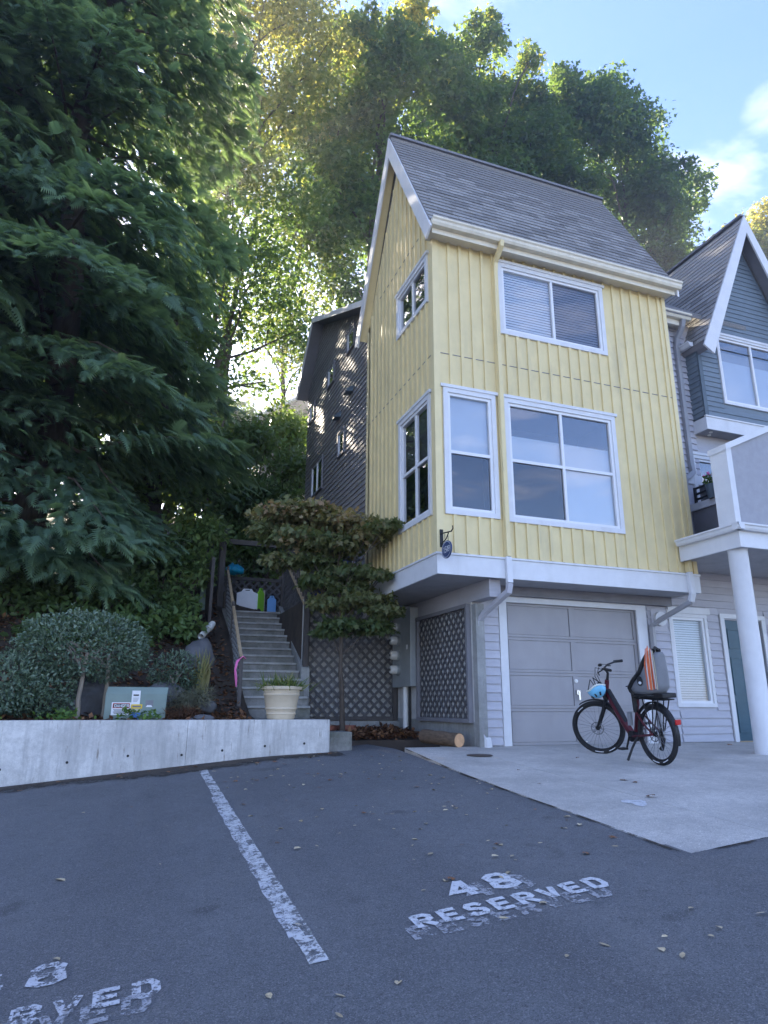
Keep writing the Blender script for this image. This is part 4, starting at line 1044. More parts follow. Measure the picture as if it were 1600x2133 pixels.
def limb(b, p, q, r0_, r1_, bend=.12, n=6, sides=8):
    p, q = Vector(p), Vector(q); L_ = (q-p).length
    off = Vector((rnd.uniform(-1, 1), rnd.uniform(-1, 1), rnd.uniform(-.2, .6)))*L_*bend
    pts = [p.lerp(q, i/n)+off*math.sin(math.pi*i/n)*.7+Vector((rnd.uniform(-1, 1), rnd.uniform(-1, 1), 0))*L_*.012*(0 < i < n) for i in range(n+1)]
    b.tube(pts, [r0_+(r1_-r0_)*(i/n)**.8 for i in range(n+1)], sides)
    return pts
NLEAF = 1.0
def tree(name, label, base, lobes, leafm, shape, per_m2, lsize, trunk_r, fork=.35, bark='bark', group=None, lean=(0, 0), cat='tree', sub=9, twigs=2, clump=.2, fill=0):
    zb = z_hill(base[0], base[1])-.15 if len(base) == 2 else base[2]
    root = (base[0], base[1], zb); t = thing(name, label, cat, root, 0, group)
    full = lobes + infill(lobes, fill) if fill else lobes
    cc = sum((Vector(l[0]) for l in lobes), Vector())/len(lobes)
    b = MB(); top = max(l[0][2] for l in lobes)
    fk = Vector(root)+(Vector((cc.x, cc.y, top))-Vector(root))*fork+Vector((lean[0], lean[1], 0))
    limb(b, root, fk, trunk_r*1.15, trunk_r*.8, .04, 8, 10)
    ld = Vector((cc.x, cc.y, top-.5)); pts = limb(b, fk, ld, trunk_r*.8, min(.04, trunk_r*.3), .05, 8, 8)
    for l in lobes:
        k = min(len(pts)-2, max(0, int(len(pts)*(l[0][2]-fk.z)/(max(.5, top-fk.z))*.6)))
        s = pts[k]; ps = limb(b, s, l[0], trunk_r*.38*(1-k/10), min(.03, trunk_r*.14), .14, 6, 6)
        for j in range(twigs):
            d = sphere(1)[0]; e = Vector(l[0])+Vector((d[0]*l[1][0], d[1]*l[1][1], d[2]*l[1][2]*.8))*.85
            limb(b, ps[rnd.choice((2, 3, 4, 5))], e, min(.035, trunk_r*.22), min(.012, trunk_r*.1), .12, 4, 5)
    b.build('trunk', bark, t, fix=False, smooth=True)
    leaves('crown', *lobe_leaves(full, per_m2*NLEAF, lsize, sub, clump), shape, leafm, t)
    return t
def infill(lobes, dens):
    out = []
    for i, l in enumerate(lobes):
        for q in range(5):
            d_ = sphere(1)[0]; d_[2] = abs(d_[2])*1.1-.2; k_ = rnd.uniform(.85, 1.2)
            out.append((tuple(a+b_*r__*k_ for a, b_, r__ in zip(l[0], d_, l[1])), tuple(r__*rnd.uniform(.2, .32) for r__ in l[1]), l[2]*.8, l[3]+.08))
        ds = sorted((math.dist(l[0], m_[0]), j) for j, m_ in enumerate(lobes) if j != i)[:3]
        for d, j in ds:
            if j > i or rnd.random() < .4:
                m_ = lobes[j]; k = rnd.uniform(.35, .65)
                out.append((tuple(a*(1-k)+b_*k+rnd.uniform(-.5, .5) for a, b_ in zip(l[0], m_[0])), tuple((a+b_)*.42 for a, b_ in zip(l[1], m_[1])), dens*min(l[2], m_[2]), (l[3]+m_[3])/2-.05))
    return out
def plob(x, y, rpx, Y, dens=1, ti=.4, flat=1., dy=.8, jit=.0):
    c = onY(x, y, Y); k = (c.dot(fw))/FPX*rpx
    return ((c.x, c.y+jit, c.z), (k, k*dy, k*flat), dens, ti)

# ------------------------------------------------------------------ trees on the hillside
def conifer(name, label, base, H, Rm, z0, nb, dens, fsize, seed, bare=.12, tfac=0):
    rg = np.random.default_rng(seed); rr = random.Random(seed)
    zb = z_hill(*base)-.15; t = thing(name, label, 'tree', (base[0], base[1], zb))
    b = MB(); limb(b, (base[0], base[1], zb), (base[0]+.2, base[1]+.1, zb+H), .36, .03, .01, 10, 10); b.build('trunk', 'bark', t, fix=False, smooth=True)
    bb = MB(); Cs, As, Ns, Ss, Ts = [], [], [], [], []
    for i in range(nb):
        h = z0+(H-z0-.4)*((i+.5)/nb)**.92; az = i*2.39996+rr.uniform(-.3, .3)
        prof = (1-((h-z0)/(H-z0))**2.6)**.7*(1+.2*math.sin(az*2+h*.55)+.12*math.sin(az*3-h*1.1))
        L_ = max(.5, Rm*prof*rr.uniform(.72, 1.12)*(1 if h > z0+1.2 else .85))
        dr = Vector((math.cos(az), math.sin(az), 0)); o = Vector((base[0], base[1], zb+h)); rise = rr.uniform(.0, .45); drp = rr.uniform(.3, .75)
        fn = lambda s: o+dr*L_*s+Vector((0, 0, L_*(rise*s-drp*s*s)))
        bb.tube([fn(s) for s in (0, .3, .6, .95)], [.05, .035, .022, .008], 5)
        n = int(L_*dens*(.6+.4*L_/Rm)); s = bare+(1-bare)*rg.random(n)**.5
        lat = rg.normal(size=n)*.2*L_*(.35+.65*np.sin(np.pi*np.clip(s*.85, 0, 1)))
        dn = np.array(dr); sdv = np.array((-dr.y, dr.x, 0))
        P = np.array(o)[None]+dn[None]*(L_*s)[:, None]+sdv[None]*lat[:, None]; P[:, 2] += L_*(rise*s-drp*s*s)-np.abs(lat)*.3-.22*rg.random(n)**1.5
        Aa = dn[None]*(.55+.3*s)[:, None]+sdv[None]*np.sign(lat)[:, None]*rg.uniform(.1, .9, n)[:, None]+rg.normal(size=(n, 3))*.25
        Aa[:, 2] -= rg.uniform(.15, .75, n)
        Nn = np.tile(np.array((0, 0, 1.)), (n, 1))+dn[None]*.7+rg.normal(size=(n, 3))*.35
        Cs.append(P); As.append(Aa); Ns.append(Nn); Ss.append(fsize*rg.uniform(.6, 1.25, n)); Ts.append(.3+tfac+.3*(s-.5)+rg.normal(size=n)*.12+rr.uniform(-.1, .12))
    bb.build('branches', 'bark', t, fix=False)
    leaves('crown', np.concatenate(Cs), np.concatenate(As), np.concatenate(Ns), np.concatenate(Ss), np.concatenate(Ts), 'frond', 'leaf_conifer', t)
    return t
conifer('hemlock_tree', 'huge dark hemlock with drooping feathery boughs beside the stairs', (-2.35, 15.0), 36, 3.6, .4, 275, 70, .36, 3, .12)
conifer('hemlock_tree', 'second dark hemlock crowding the left edge behind the clipped shrubs', (-4.9, 13.8), 24, 3.3, .3, 140, 56, .38, 5, .15)
conifer('hemlock_tree', 'slim hemlock behind the biggest one with thin lower boughs', (.3, 19.5), 11.5, 2.2, 3.0, 46, 44, .34, 8, .25)

def T(name, label, base_px, Y, lob, leafm, per, ls, tr, **k):
    bp = onY(base_px[0], base_px[1], Y)
    return tree(name, label, (bp.x, Y), [plob(x, y, r_, Y, d, ti, f, 1.0, rnd.uniform(-1, 1)) for (x, y, r_, d, ti, f) in lob], leafm, 'maple3', per, ls, tr, group=None, fill=.45, **k)
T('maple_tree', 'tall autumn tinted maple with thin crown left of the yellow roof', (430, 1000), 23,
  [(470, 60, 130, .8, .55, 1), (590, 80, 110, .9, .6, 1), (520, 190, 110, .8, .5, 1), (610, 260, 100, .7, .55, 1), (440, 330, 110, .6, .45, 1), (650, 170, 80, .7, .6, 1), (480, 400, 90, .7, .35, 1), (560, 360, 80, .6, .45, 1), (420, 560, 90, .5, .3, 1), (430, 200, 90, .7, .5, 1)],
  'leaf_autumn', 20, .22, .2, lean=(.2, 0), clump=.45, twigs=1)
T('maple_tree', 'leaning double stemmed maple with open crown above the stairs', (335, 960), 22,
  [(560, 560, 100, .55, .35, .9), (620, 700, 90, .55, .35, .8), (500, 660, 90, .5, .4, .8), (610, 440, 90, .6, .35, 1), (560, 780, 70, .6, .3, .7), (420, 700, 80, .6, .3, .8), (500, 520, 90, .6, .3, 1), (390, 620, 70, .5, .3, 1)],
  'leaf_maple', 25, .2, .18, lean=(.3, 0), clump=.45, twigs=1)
T('alder_tree', 'slender alder with wispy foliage beside the dark house roof', (560, 1000), 25,
  [(640, 560, 80, .5, .35, 1), (680, 640, 60, .5, .4, 1), (590, 640, 80, .45, .4, 1), (540, 720, 70, .45, .45, 1), (620, 780, 60, .5, .45, .8), (650, 470, 80, .6, .3, 1), (580, 500, 80, .5, .4, 1), (690, 720, 50, .4, .45, .8)],
  'leaf_autumn', 27, .19, .13, clump=.45, twigs=1)
T('alder_tree', 'slender alder with dark thin stem between the stairs and hemlock', (410, 1000), 21,
  [(430, 480, 70, .6, .3, 1), (460, 600, 70, .5, .35, 1), (390, 760, 70, .6, .35, 1), (470, 780, 60, .5, .4, .8), (360, 520, 70, .6, .3, 1), (340, 700, 60, .5, .4, 1), (450, 860, 50, .5, .45, .7)],
  'leaf_maple', 25, .19, .14, clump=.45, twigs=1)
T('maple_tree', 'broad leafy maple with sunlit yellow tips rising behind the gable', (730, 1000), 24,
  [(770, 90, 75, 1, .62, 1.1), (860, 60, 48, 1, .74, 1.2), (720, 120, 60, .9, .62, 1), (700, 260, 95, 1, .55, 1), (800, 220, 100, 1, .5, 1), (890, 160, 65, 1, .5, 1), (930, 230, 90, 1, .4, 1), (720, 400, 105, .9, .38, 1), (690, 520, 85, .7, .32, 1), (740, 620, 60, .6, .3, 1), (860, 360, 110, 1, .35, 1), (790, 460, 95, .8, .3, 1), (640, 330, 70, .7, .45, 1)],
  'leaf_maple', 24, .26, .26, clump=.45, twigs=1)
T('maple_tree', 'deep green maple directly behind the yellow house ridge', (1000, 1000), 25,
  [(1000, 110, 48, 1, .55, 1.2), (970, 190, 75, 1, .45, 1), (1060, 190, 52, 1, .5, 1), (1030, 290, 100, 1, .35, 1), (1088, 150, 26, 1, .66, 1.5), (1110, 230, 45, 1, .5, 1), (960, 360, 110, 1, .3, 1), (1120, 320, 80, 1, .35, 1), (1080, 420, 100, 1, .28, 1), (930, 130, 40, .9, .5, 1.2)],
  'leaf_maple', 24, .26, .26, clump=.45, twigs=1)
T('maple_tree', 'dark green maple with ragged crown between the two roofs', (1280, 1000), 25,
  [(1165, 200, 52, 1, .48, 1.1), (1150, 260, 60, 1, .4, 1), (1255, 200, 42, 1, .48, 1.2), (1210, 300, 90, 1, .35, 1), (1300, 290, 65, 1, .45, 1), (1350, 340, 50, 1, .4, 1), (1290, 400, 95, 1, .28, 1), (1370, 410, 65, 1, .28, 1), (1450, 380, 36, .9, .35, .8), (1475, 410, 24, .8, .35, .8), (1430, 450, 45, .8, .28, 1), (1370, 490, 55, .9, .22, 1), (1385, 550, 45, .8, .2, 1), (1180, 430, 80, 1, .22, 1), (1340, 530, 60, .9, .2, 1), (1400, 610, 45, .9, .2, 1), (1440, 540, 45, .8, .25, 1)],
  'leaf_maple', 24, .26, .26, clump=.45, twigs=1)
T('maple_tree', 'yellowing tree rising behind the blue gable', (1600, 1000), 27,
  [(1570, 500, 52, 1, .62, 1), (1620, 470, 60, 1, .66, 1), (1545, 560, 45, 1, .58, 1), (1640, 570, 70, 1, .62, 1), (1500, 510, 28, .8, .55, 1), (1480, 560, 35, .9, .45, 1)],
  'leaf_autumn', 34, .24, .25, clump=.4)
# trees farther up the slope that screen the low sun
for k, (x, Y, h, w_, lab) in enumerate(((-6, 30, 11, 4.2, 'tall backlit tree high on the slope behind the hemlocks'), (-1.5, 33, 9, 3.6, 'backlit tree high on the slope above the leaning maple'), (3.4, 37, 7, 3.0, 'backlit tree high on the slope beside the beige house'), (-11, 26, 17, 4.6, 'broad tree far uphill beyond the second hemlock'), (9.5, 34, 8, 3.6, 'uphill tree hidden mostly behind the dark house roof'), (-5.2, 22, 13, 3.4, 'tall tree close behind the two hemlocks'), (-9.5, 19, 14, 3.8, 'tall tree beyond the second hemlock at the edge of the wood'))):
    zb = z_hill(x, Y); lob = []
    for j in range(16):
        d = sphere(1)[0]; lob.append(((x+d[0]*w_*.7, Y+d[1]*w_*.5, zb+h*.52+d[2]*h*.42), (w_*.45, w_*.45, w_*.45), .9, .35+.15*rnd.random()))
    tree('backlit_tree', lab, (x, Y), lob, 'leaf_maple', 'kite', 26, .28, .24, twigs=1)

# undergrowth
def bush(label, lob, leafm='leaf_laurel', shape='oval', per=95, ls=.14, stem=.03, name='laurel_bush', sub=9, clump=.25):
    c = sum((Vector(l[0]) for l in lob), Vector())/len(lob); zb = z_hill(c.x, c.y)-.08
    t = thing(name, label, 'bush', (c.x, c.y, zb)); b = MB()
    for l in lob:
        for j in range(2): limb(b, (c.x+rnd.uniform(-.2, .2), c.y+rnd.uniform(-.2, .2), min(zb, l[0][2]-.1)), Vector(l[0])+Vector((rnd.uniform(-.2, .2), rnd.uniform(-.2, .2), 0))*l[1][0], stem, stem*.4, .12, 5, 6)
    b.build('stem', 'bark', t, fix=False, smooth=True)
    leaves('crown', *lobe_leaves(lob, per, ls, sub, clump, .3), shape, leafm, t); return t
PB_ = lambda L_, Y: [plob(x, y, r_, Y+dy, d, ti, f, 1.0) for (x, y, r_, d, ti, f, dy) in L_]
bush('large laurel thicket under the trees at the head of the stairs', PB_([(560, 930, 80, 1, .45, .9, 0), (490, 960, 70, .9, .5, .9, .4), (610, 1000, 70, 1, .35, .9, -.4), (540, 1050, 80, 1, .3, .9, -.5), (600, 900, 60, .9, .4, .8, 1)], 19), per=60, ls=.19)
bush('sun flecked laurel thicket between the leaning trunks', PB_([(300, 970, 90, .7, .55, .8, 0), (230, 1020, 80, .8, .45, .8, -.4), (380, 1010, 80, .8, .5, .8, 0), (440, 1060, 70, .8, .4, .8, -.5), (330, 930, 70, .5, .7, .8, 1)], 19.5), per=60, ls=.19)
bush('green laurel bush beside the arbour posts', PB_([(400, 1130, 65, 1, .5, 1, 0), (350, 1180, 70, 1, .45, 1, -.3), (420, 1190, 40, 1, .55, 1, -.5), (300, 1150, 70, 1, .35, 1, .2), (370, 1260, 50, 1, .4, .9, -1.2), (320, 1290, 60, 1, .4, .8, -1.8), (380, 1310, 45, 1, .45, .8, -1.8), (270, 1330, 55, 1, .35, .8, -2.2)], 15.2), per=90, ls=.15)
bush('shadowed laurel bush under the hemlock boughs', PB_([(200, 1200, 80, 1, .25, 1, 0), (260, 1240, 70, 1, .3, .9, -.4), (120, 1240, 80, 1, .25, .9, 0), (30, 1260, 80, 1, .25, .9, 0), (60, 1340, 70, 1, .25, .8, -1), (160, 1320, 70, 1, .25, .8, -1), (260, 1310, 60, 1, .3, .8, -1)], 14), per=70, ls=.15)
bush('dark bush below the lattice trellis at the stair top', PB_([(560, 1130, 55, 1, .3, 1, 0), (610, 1100, 55, 1, .3, 1, 0), (500, 1100, 45, .9, .35, 1, .2), (530, 1180, 40, .9, .25, 1, 0)], 18.3), per=70, ls=.16)
bush('broad leafy bush covering the bank behind the arbour', PB_([(470, 1130, 60, 1, .5, 1, 0), (520, 1160, 55, 1, .45, 1, 0), (580, 1170, 50, 1, .4, 1, 0), (440, 1180, 55, 1, .45, 1, 0), (540, 1110, 55, 1, .5, 1, .3), (620, 1150, 50, 1, .4, 1, 0), (490, 1070, 55, 1, .55, 1, .6)], 19.0), per=60, ls=.18)
# clipped shrubs by the wall
def topiary(label, c, rad, trunks, per=1500, ls=.05):
    zb = z_hill(c[0], c[1])-.05; t = thing('clipped_shrub', label, 'shrub', (c[0], c[1], zb)); b = MB()
    for (x, y) in trunks:
        limb(b, (x, y, zb), (x+rnd.uniform(-.06, .06), y, c[2]-.05), .035, .025, .05, 6, 8)
        for j in range(5): limb(b, (x, y, c[2]-rad[2]*.5), (c[0]+rnd.uniform(-.6, .6)*rad[0], c[1]+rnd.uniform(-.5, .5)*rad[1], c[2]+.2*rad[2]), .018, .008, .1, 4, 5)
    if trunks: b.build('trunk', 'bark_pale', t, fix=False, smooth=True)
    n = int(per*2*math.pi*rad[0]*rad[1]*1.6); d = sphere(n)
    lump = 1+.08*np.sin(d[:, 0]*6+1)*np.sin(d[:, 1]*5)+.06*np.sin(d[:, 2]*8+d[:, 0]*5)+.04*np.sin(d[:, 0]*15+d[:, 2]*11)
    rr = lump*(1-.4*rng.random(n)**2.5)+rng.normal(size=n)*.02+(rng.random(n) < .03)*rng.random(n)*.16
    P = np.array(c)+d*np.array(rad)*rr[:, None]; P[:, 2] = np.where(d[:, 2] < 0, c[2]+(P[:, 2]-c[2])*.8, P[:, 2])
    AX = d*.8+sphere(n)*.8; AX[:, 2] += .2; NR = d+sphere(n)*.6
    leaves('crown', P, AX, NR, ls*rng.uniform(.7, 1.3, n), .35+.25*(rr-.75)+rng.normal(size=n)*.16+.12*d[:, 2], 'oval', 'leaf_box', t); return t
topiary('large dome shaped clipped shrub on two bare stems behind the wall', (-.56, 10.5, .72), (.88, .55, .52), ((-.2, 10.5), (-.52, 10.35)))
topiary('low rounded shrub touching the left end of the dome shrub', (-1.45, 10.3, .2), (.5, .45, .42), ())
topiary('low rounded shrub spreading below the dome shrub', (-1.0, 10.35, .12), (.42, .35, .36), ())
topiary('small dark rounded shrub between the green utility box and the boulder', (.78, 11.5, .45), (.38, .35, .36), ((.78, 11.5),), 1100)

# the small japanese maple in front of the lattice
JM = [(600, 1075, 60, 11.2, .62), (660, 1065, 60, 11.0, .7), (720, 1085, 60, 10.8, .7), (570, 1110, 45, 11.3, .5), (630, 1125, 60, 11.1, .5), (700, 1130, 60, 10.9, .45), (770, 1110, 42, 10.4, .6), (805, 1105, 30, 10.0, .45), (590, 1160, 40, 11.3, .45), (650, 1165, 45, 11.2, .35), (720, 1185, 50, 10.9, .3), (680, 1215, 42, 11.1, .3), (740, 1225, 42, 10.9, .35), (700, 1255, 45, 11.0, .45), (760, 1260, 42, 10.7, .5), (800, 1275, 36, 10.5, .35), (720, 1300, 48, 10.9, .2), (775, 1310, 40, 10.7, .2), (690, 1325, 32, 11, .2), (800, 1190, 24, 10.3, .4)]
tree('japanese_maple', 'small rusty green japanese maple in front of the lattice fence', (3.38, 11.0, -.62), [plob(x+rnd.uniform(-8, 8), y+rnd.uniform(-10, 10), r_*1.2, Y, 1, ti-.15, .2, .95) for x, y, r_, Y, ti in JM], 'leaf_red', 'maple', 175, .1, .045, fork=.3, bark='bark', sub=16, fill=0, twigs=1, clump=.3)

# ------------------------------------------------------------------ things around the house
mb_ = thing('electric_meters', 'grey electric meter bank with four round meters beside the lattice panel', 'meter box', (4.9, 11.9, -.5))
MB().fbox(LW, 11.37, 11.72, .001, .16, .33, 1.72).build('cabinet', 'metal_grey', mb_, bevel=.008)
MB().fbox(LW, 11.725, 12.36, .001, .12, .33, 1.72).build('cabinet', 'metal_grey', mb_, bevel=.008)
MB().fbox(LW, 11.5, 11.56, .16, .166, .98, 1.06).build('plate', 'plastic_white', mb_)
for z in (1.42, 1.17, .9, .64):
    mt = MB().lathe([(0, 0), (.095, 0), (.095, -.05), (.085, -.06), (0, -.06)], (4.9-.12, 12.02, z), 24, 'X').build('meter', 'metal_grey', mb_, smooth=True)
    MB().lathe([(.08, 0), (.08, -.09), (.065, -.115), (0, -.12)], (4.9-.18, 12.02, z), 24, 'X').build('meter_glass', 'meter_glass', mt, smooth=True)
    MB().box(4.905-.312, 4.905-.304, 11.99, 12.05, z-.02, z+.02).build('dial', 'ink', mt)
MB().tube([(4.84, 11.85, .33), (4.84, 11.85, -.62)], .05, 14).build('conduit', 'pvc', mb_, smooth=True)
MB().tube([(4.87, 11.72, .33), (4.87, 11.72, -.62)], .02, 10).build('conduit', 'iron', mb_, smooth=True)

sg = thing('house_number_sign', 'oval dark blue house number sign hanging from a black scroll bracket', 'sign', (4.07, 8.6, 2.2))
b = MB().box(4.04, 4.09, 8.565, 8.578, 2.17, 2.43); b.tube([(4.065, 8.565, 2.37), (4.065, 8.25, 2.33), (4.065, 8.2, 2.36), (4.065, 8.21, 2.4)], .009, 8)
b.tube([(4.065, 8.565, 2.22), (4.065, 8.42, 2.26), (4.065, 8.34, 2.33)], .008, 8); b.tube([(4.065, 8.36, 2.33), (4.065, 8.36, 2.22)], .005, 6); b.tube([(4.065, 8.46, 2.34), (4.065, 8.46, 2.22)], .005, 6)
b.build('bracket', 'iron', sg)
def oval(a, c, d0, d1, n=36): return [(4.065-d0, 8.41+a*math.cos(2*math.pi*k/n), 2.105+c*math.sin(2*math.pi*k/n)) for k in range(n)]
MB().prism(oval(.15, .125, -.012, 0), (-.02, 0, 0)).build('plate', 'sign_blue', sg)
b = MB(); o1, o2 = oval(.14, .115, .0085, 0), oval(.132, .107, .0085, 0)
for k in range(36): b.add([o1[k], o1[(k+1) % 36], o2[(k+1) % 36], o2[k]], [(3, 2, 1, 0)])
b.build('rim_line', 'plastic_white', sg, fix=False)
glyphs('1549', lambda x, y: (4.0555, 8.41-x, 2.105+y), -.098, -.045, .09, .011, -.015, MB()).build('numerals', 'plastic_white', sg, fix=False)

lg = thing('cut_log', 'short cut log with pale sawn end lying by the foundation', 'log', (4.6, 9.7, -.55))
p, q = Vector((4.4, 10.05, -.44)), Vector((4.62, 9.28, -.475)); ax = (q-p).normalized()
pts = [p.lerp(q, i/7) for i in range(8)]
MB().tube(pts, [.1+.006*math.sin(i*2.1) for i in range(8)], 16).build('bark', 'log_bark', lg, smooth=True)
a_ = ax.orthogonal().normalized(); c_ = ax.cross(a_)
MB().prism([q+ax*.001+(a_*math.cos(2*math.pi*k/20)+c_*math.sin(2*math.pi*k/20))*.094 for k in range(20)], ax*.004).build('sawn_end', 'log_end', lg)

# planter on the wall
pl_ = thing('planter', 'large cream ribbed round planter on the landing above the wall', 'planter', (2.16, 9.98, -.19))
prof = [(.0, .0), (.185, 0), (.195, .02), (.2, .06), (.212, .068), (.212, .085), (.206, .095), (.215, .13), (.228, .14), (.228, .155), (.22, .165), (.247, .32), (.258, .33), (.258, .345), (.25, .352), (.262, .4), (.285, .405), (.292, .42), (.29, .445), (.275, .452), (.255, .45), (.245, .40), (0, .4)]
local(MB().lathe(prof, (0, 0, 0), 48).build('pot', 'planter', None, smooth=True), pl_)
n = 420; C = np.c_[rng.normal(size=(n, 2))*.12+np.array((2.16, 9.98)), np.full(n, .2)]; AX = np.c_[rng.normal(size=(n, 2))*.8, rng.uniform(.3, 1.2, n)]
leaves('plant', C, AX, sphere(n), rng.uniform(.12, .34, n), rng.uniform(0, 1, n)**1.3, 'blade', 'leaf_grass', pl_)
for k, (x, y, s) in enumerate(((3.22, 11.35, 1.0), (3.62, 11.5, .9))):
    tp = thing('terracotta_pot', ('terracotta pot left of the maple trunk', 'smaller terracotta pot right of the maple trunk')[k], 'pot', (x, y, -.62))
    local(MB().lathe([(0, 0), (.11*s, 0), (.16*s, .24), (.18*s, .24), (.18*s, .3), (.15*s, .3), (.14*s, .26), (0, .26)], (0, 0, 0), 24).build('pot', 'terracotta', None, smooth=True), tp)

# green utility box with its stickers
ub = thing('utility_box', 'pale green steel utility cabinet with warning stickers behind the wall', 'utility box', (.2, 10.5, -.3))
MB().prism([(-.19, 10.2, -.4), (-.19, 10.2, .14), (-.17, 10.24, .235), (-.17, 10.85, .235), (-.19, 10.85, -.4)], (.79, 0, 0)).build('cabinet', 'box_green', ub, bevel=.012)
U = FRONT(10.2)
sgn = MB().fbox(U, -.1, .145, .001, .006, -.135, .03).build('danger_sign', 'plastic_white', ub)
MB().fbox(U, -.085, .13, .006, .008, -.045, .018).build('danger_band', 'ink', sgn)
b = MB().ring(U, -.085, .13, -.045, .018, .006, .008, .0095).build('danger_border', 'red', sgn)
glyphs('DANGER', lambda x, y: (x, 10.2-.0105, y), -.066, -.035, .04, .007, .003, MB()).build('danger_word', 'plastic_white', sgn, fix=False)
b = MB()
for j in range(4): b.fbox(U, -.075+.01*(j % 2), .12-.02*(j % 3), .006, .0075, -.07-.015*j, -.063-.015*j)
b.build('small_print', 'ink', sgn)
nt_ = MB().fbox(U, .145, .255, .001, .004, .0, .185).build('notice', 'plastic_white', ub)
b = MB(); b.fbox(U, .165, .235, .004, .005, .115, .135)
for j in range(4): b.fbox(U, .165, .22+.006*j, .004, .005, .04+.015*j, .044+.015*j)
b.build('notice_print', 'ink', nt_)
yl = MB().fbox(U, .15, .29, .004, .007, -.05, .005).build('yellow_label', 'sticker_yellow', ub)
b = MB(); b.fbox(U, .165, .275, .007, .008, -.035, -.012); b.build('label_print', 'dark_trim', yl)
MB().fbox(U, .15, .275, .001, .005, -.1, -.052).build('white_label', 'plastic_tan', ub); MB().fbox(U, .15, .275, .001, .005, -.19, -.102).build('blue_label', 'sticker_blue', ub)
lk = MB().fbox(U, .33, .43, .001, .003, -.03, .06).build('lock_plate', 'dark_trim', ub)
MB().prism([(.335, 10.196, -.03), (.425, 10.196, -.03), (.405, 10.196, -.005), (.355, 10.196, -.005)], (0, -.004, 0)).build('lock_tag', 'plastic_white', lk)

# rocks, pipe, tuft
def rock(label, c, r_, seed, m='rock'):
    rr = np.random.default_rng(seed); bm = bmesh.new(); bmesh.ops.create_icosphere(bm, subdivisions=3, radius=1)
    ph = rr.uniform(0, 6, 9)
    for v in bm.verts:
        d = v.co.normalized(); k = 1+.16*math.sin(3*d.x+ph[0])*math.sin(3.3*d.y+ph[1])+.12*math.sin(5*d.z+ph[2]+2*d.x)+.05*math.sin(9*d.x+ph[3])*math.sin(8*d.z+ph[4])
        k = min(k, 1.04+.05*math.sin(ph[5]+4*d.y))
        v.co = Vector((d.x*r_[0]*k, d.y*r_[1]*k, d.z*r_[2]*k))
    me = bpy.data.meshes.new('boulder'); bm.to_mesh(me); bm.free(); me.materials.append(MAT[m]); me.polygons.foreach_set('use_smooth', [True]*len(me.polygons))
    o = bpy.data.objects.new('boulder', me); COL.objects.link(o); o.location = c; tag(o, label, 'rock'); return o
rock('grey boulder on the leafy bank beside the stairs', (1.22, 12.5, .78), (.26, .24, .36), 1)
rock('large dark boulder between the shrub stems', (-.42, 11.0, .02), (.36, .3, .34), 2)
rock('dark boulder below the small rounded shrub', (.62, 11.45, .08), (.34, .25, .26), 3)
rock('small bluish rock beside the grey leaved plant', (1.24, 10.85, -.02), (.12, .1, .1), 4)
rock('flat pale stone lying near the top of the wall', (1.1, 10.2, -.2), (.2, .14, .07), 5)
pp = thing('drain_pipe', 'short white plastic drain pipe sticking out of the bank', 'pipe', (1.35, 13.1, 1.2))
p, q = Vector((1.52, 13.5, 1.5)), Vector((1.27, 13.0, 1.2)); d = (q-p).normalized()
b = MB().tube([p, q], .06, 20, False); b.tube([p, q], .053, 20, False); MB.build(b, 'pipe', 'pvc', pp, smooth=True, fix=False)
MB().tube([p+d*.1, p+d*.2], .068, 20).build('collar', 'pvc', pp, smooth=True)
MB().lathe([(0, 0), (.053, 0), (.053, .004), (0, .004)], (0, 0, 0), 20).build('bore', 'ink', pp, mx=Matrix.Translation(q-d*.15) @ d.to_track_quat('Z', 'Y').to_matrix().to_4x4())
n = 90; tf = thing('grass_tuft', 'dry straw coloured upright grass tuft on the bank', 'grass tuft', (1.18, 11.5, .1))
C = np.c_[rng.normal(size=(n, 2))*.035+np.array((1.18, 11.5)), np.full(n, .12)]; AX = np.c_[rng.normal(size=(n, 2))*.13, np.ones(n)]
leaves('blades', C, AX, sphere(n), rng.uniform(.35, .8, n), rng.uniform(.7, 1, n), 'blade', 'leaf_grass', tf)
bush('low grey leaved plant on the bed near the stair foot', [((.85, 10.8, .05), (.22, .16, .16), 1, .4), ((1.08, 10.85, .1), (.2, .16, .15), 1, .5)], 'leaf_grey', 'blade', 900, .1, .006, 'grey_plant')
bush('low brown dried plant in front of the grey leaved one', [((.75, 10.2, -.14), (.2, .12, .1), 1, .2), ((.95, 10.25, -.12), (.2, .12, .09), 1, .2)], 'leaf_litter', 'blade', 600, .1, .005, 'dry_plant')
# ivy along the wall top, leaf litter
n = 1500; X = rng.uniform(-1.8, .55, n); k_ = np.sin(X*7)*.5+np.sin(X*17)*.3; C = np.c_[X, 9.86+rng.random(n)*.3-.05*(k_ > .3), -.19+rng.random(n)*(.07+.05*(k_ > 0))]
keep = rng.random(n) < .12+.5*k_; C = C[keep]; n = len(C)
o = leaves('ivy', C, sphere(n)*.7+np.array((0, -.6, .1)), sphere(n)*.5+np.array((0, -.4, 1)), rng.uniform(.04, .085, n), rng.random(n), 'maple', 'leaf_ivy', None); tag(o, 'low green ivy trailing along the top of the retaining wall', 'ivy')
n = 9000; X = rng.uniform(-3, 1.75, n); Y = 9.9+rng.random(n)**1.2*6.5; C = np.array([(x, y, z_hill(x, y)+.012+.03*rng.random()) for x, y in zip(X, Y)])
n2 = 1800; X2 = rng.uniform(3.25, 4.75, n2); Y2 = 10.55+rng.random(n2)*1.7; X2 = np.where(Y2 < 11, np.maximum(X2, 3.5), X2); C2 = np.c_[X2, Y2, -.5+.06*rng.random(n2)+.05*(Y2-10.5)]
C = np.r_[C, C2]; n = len(C)
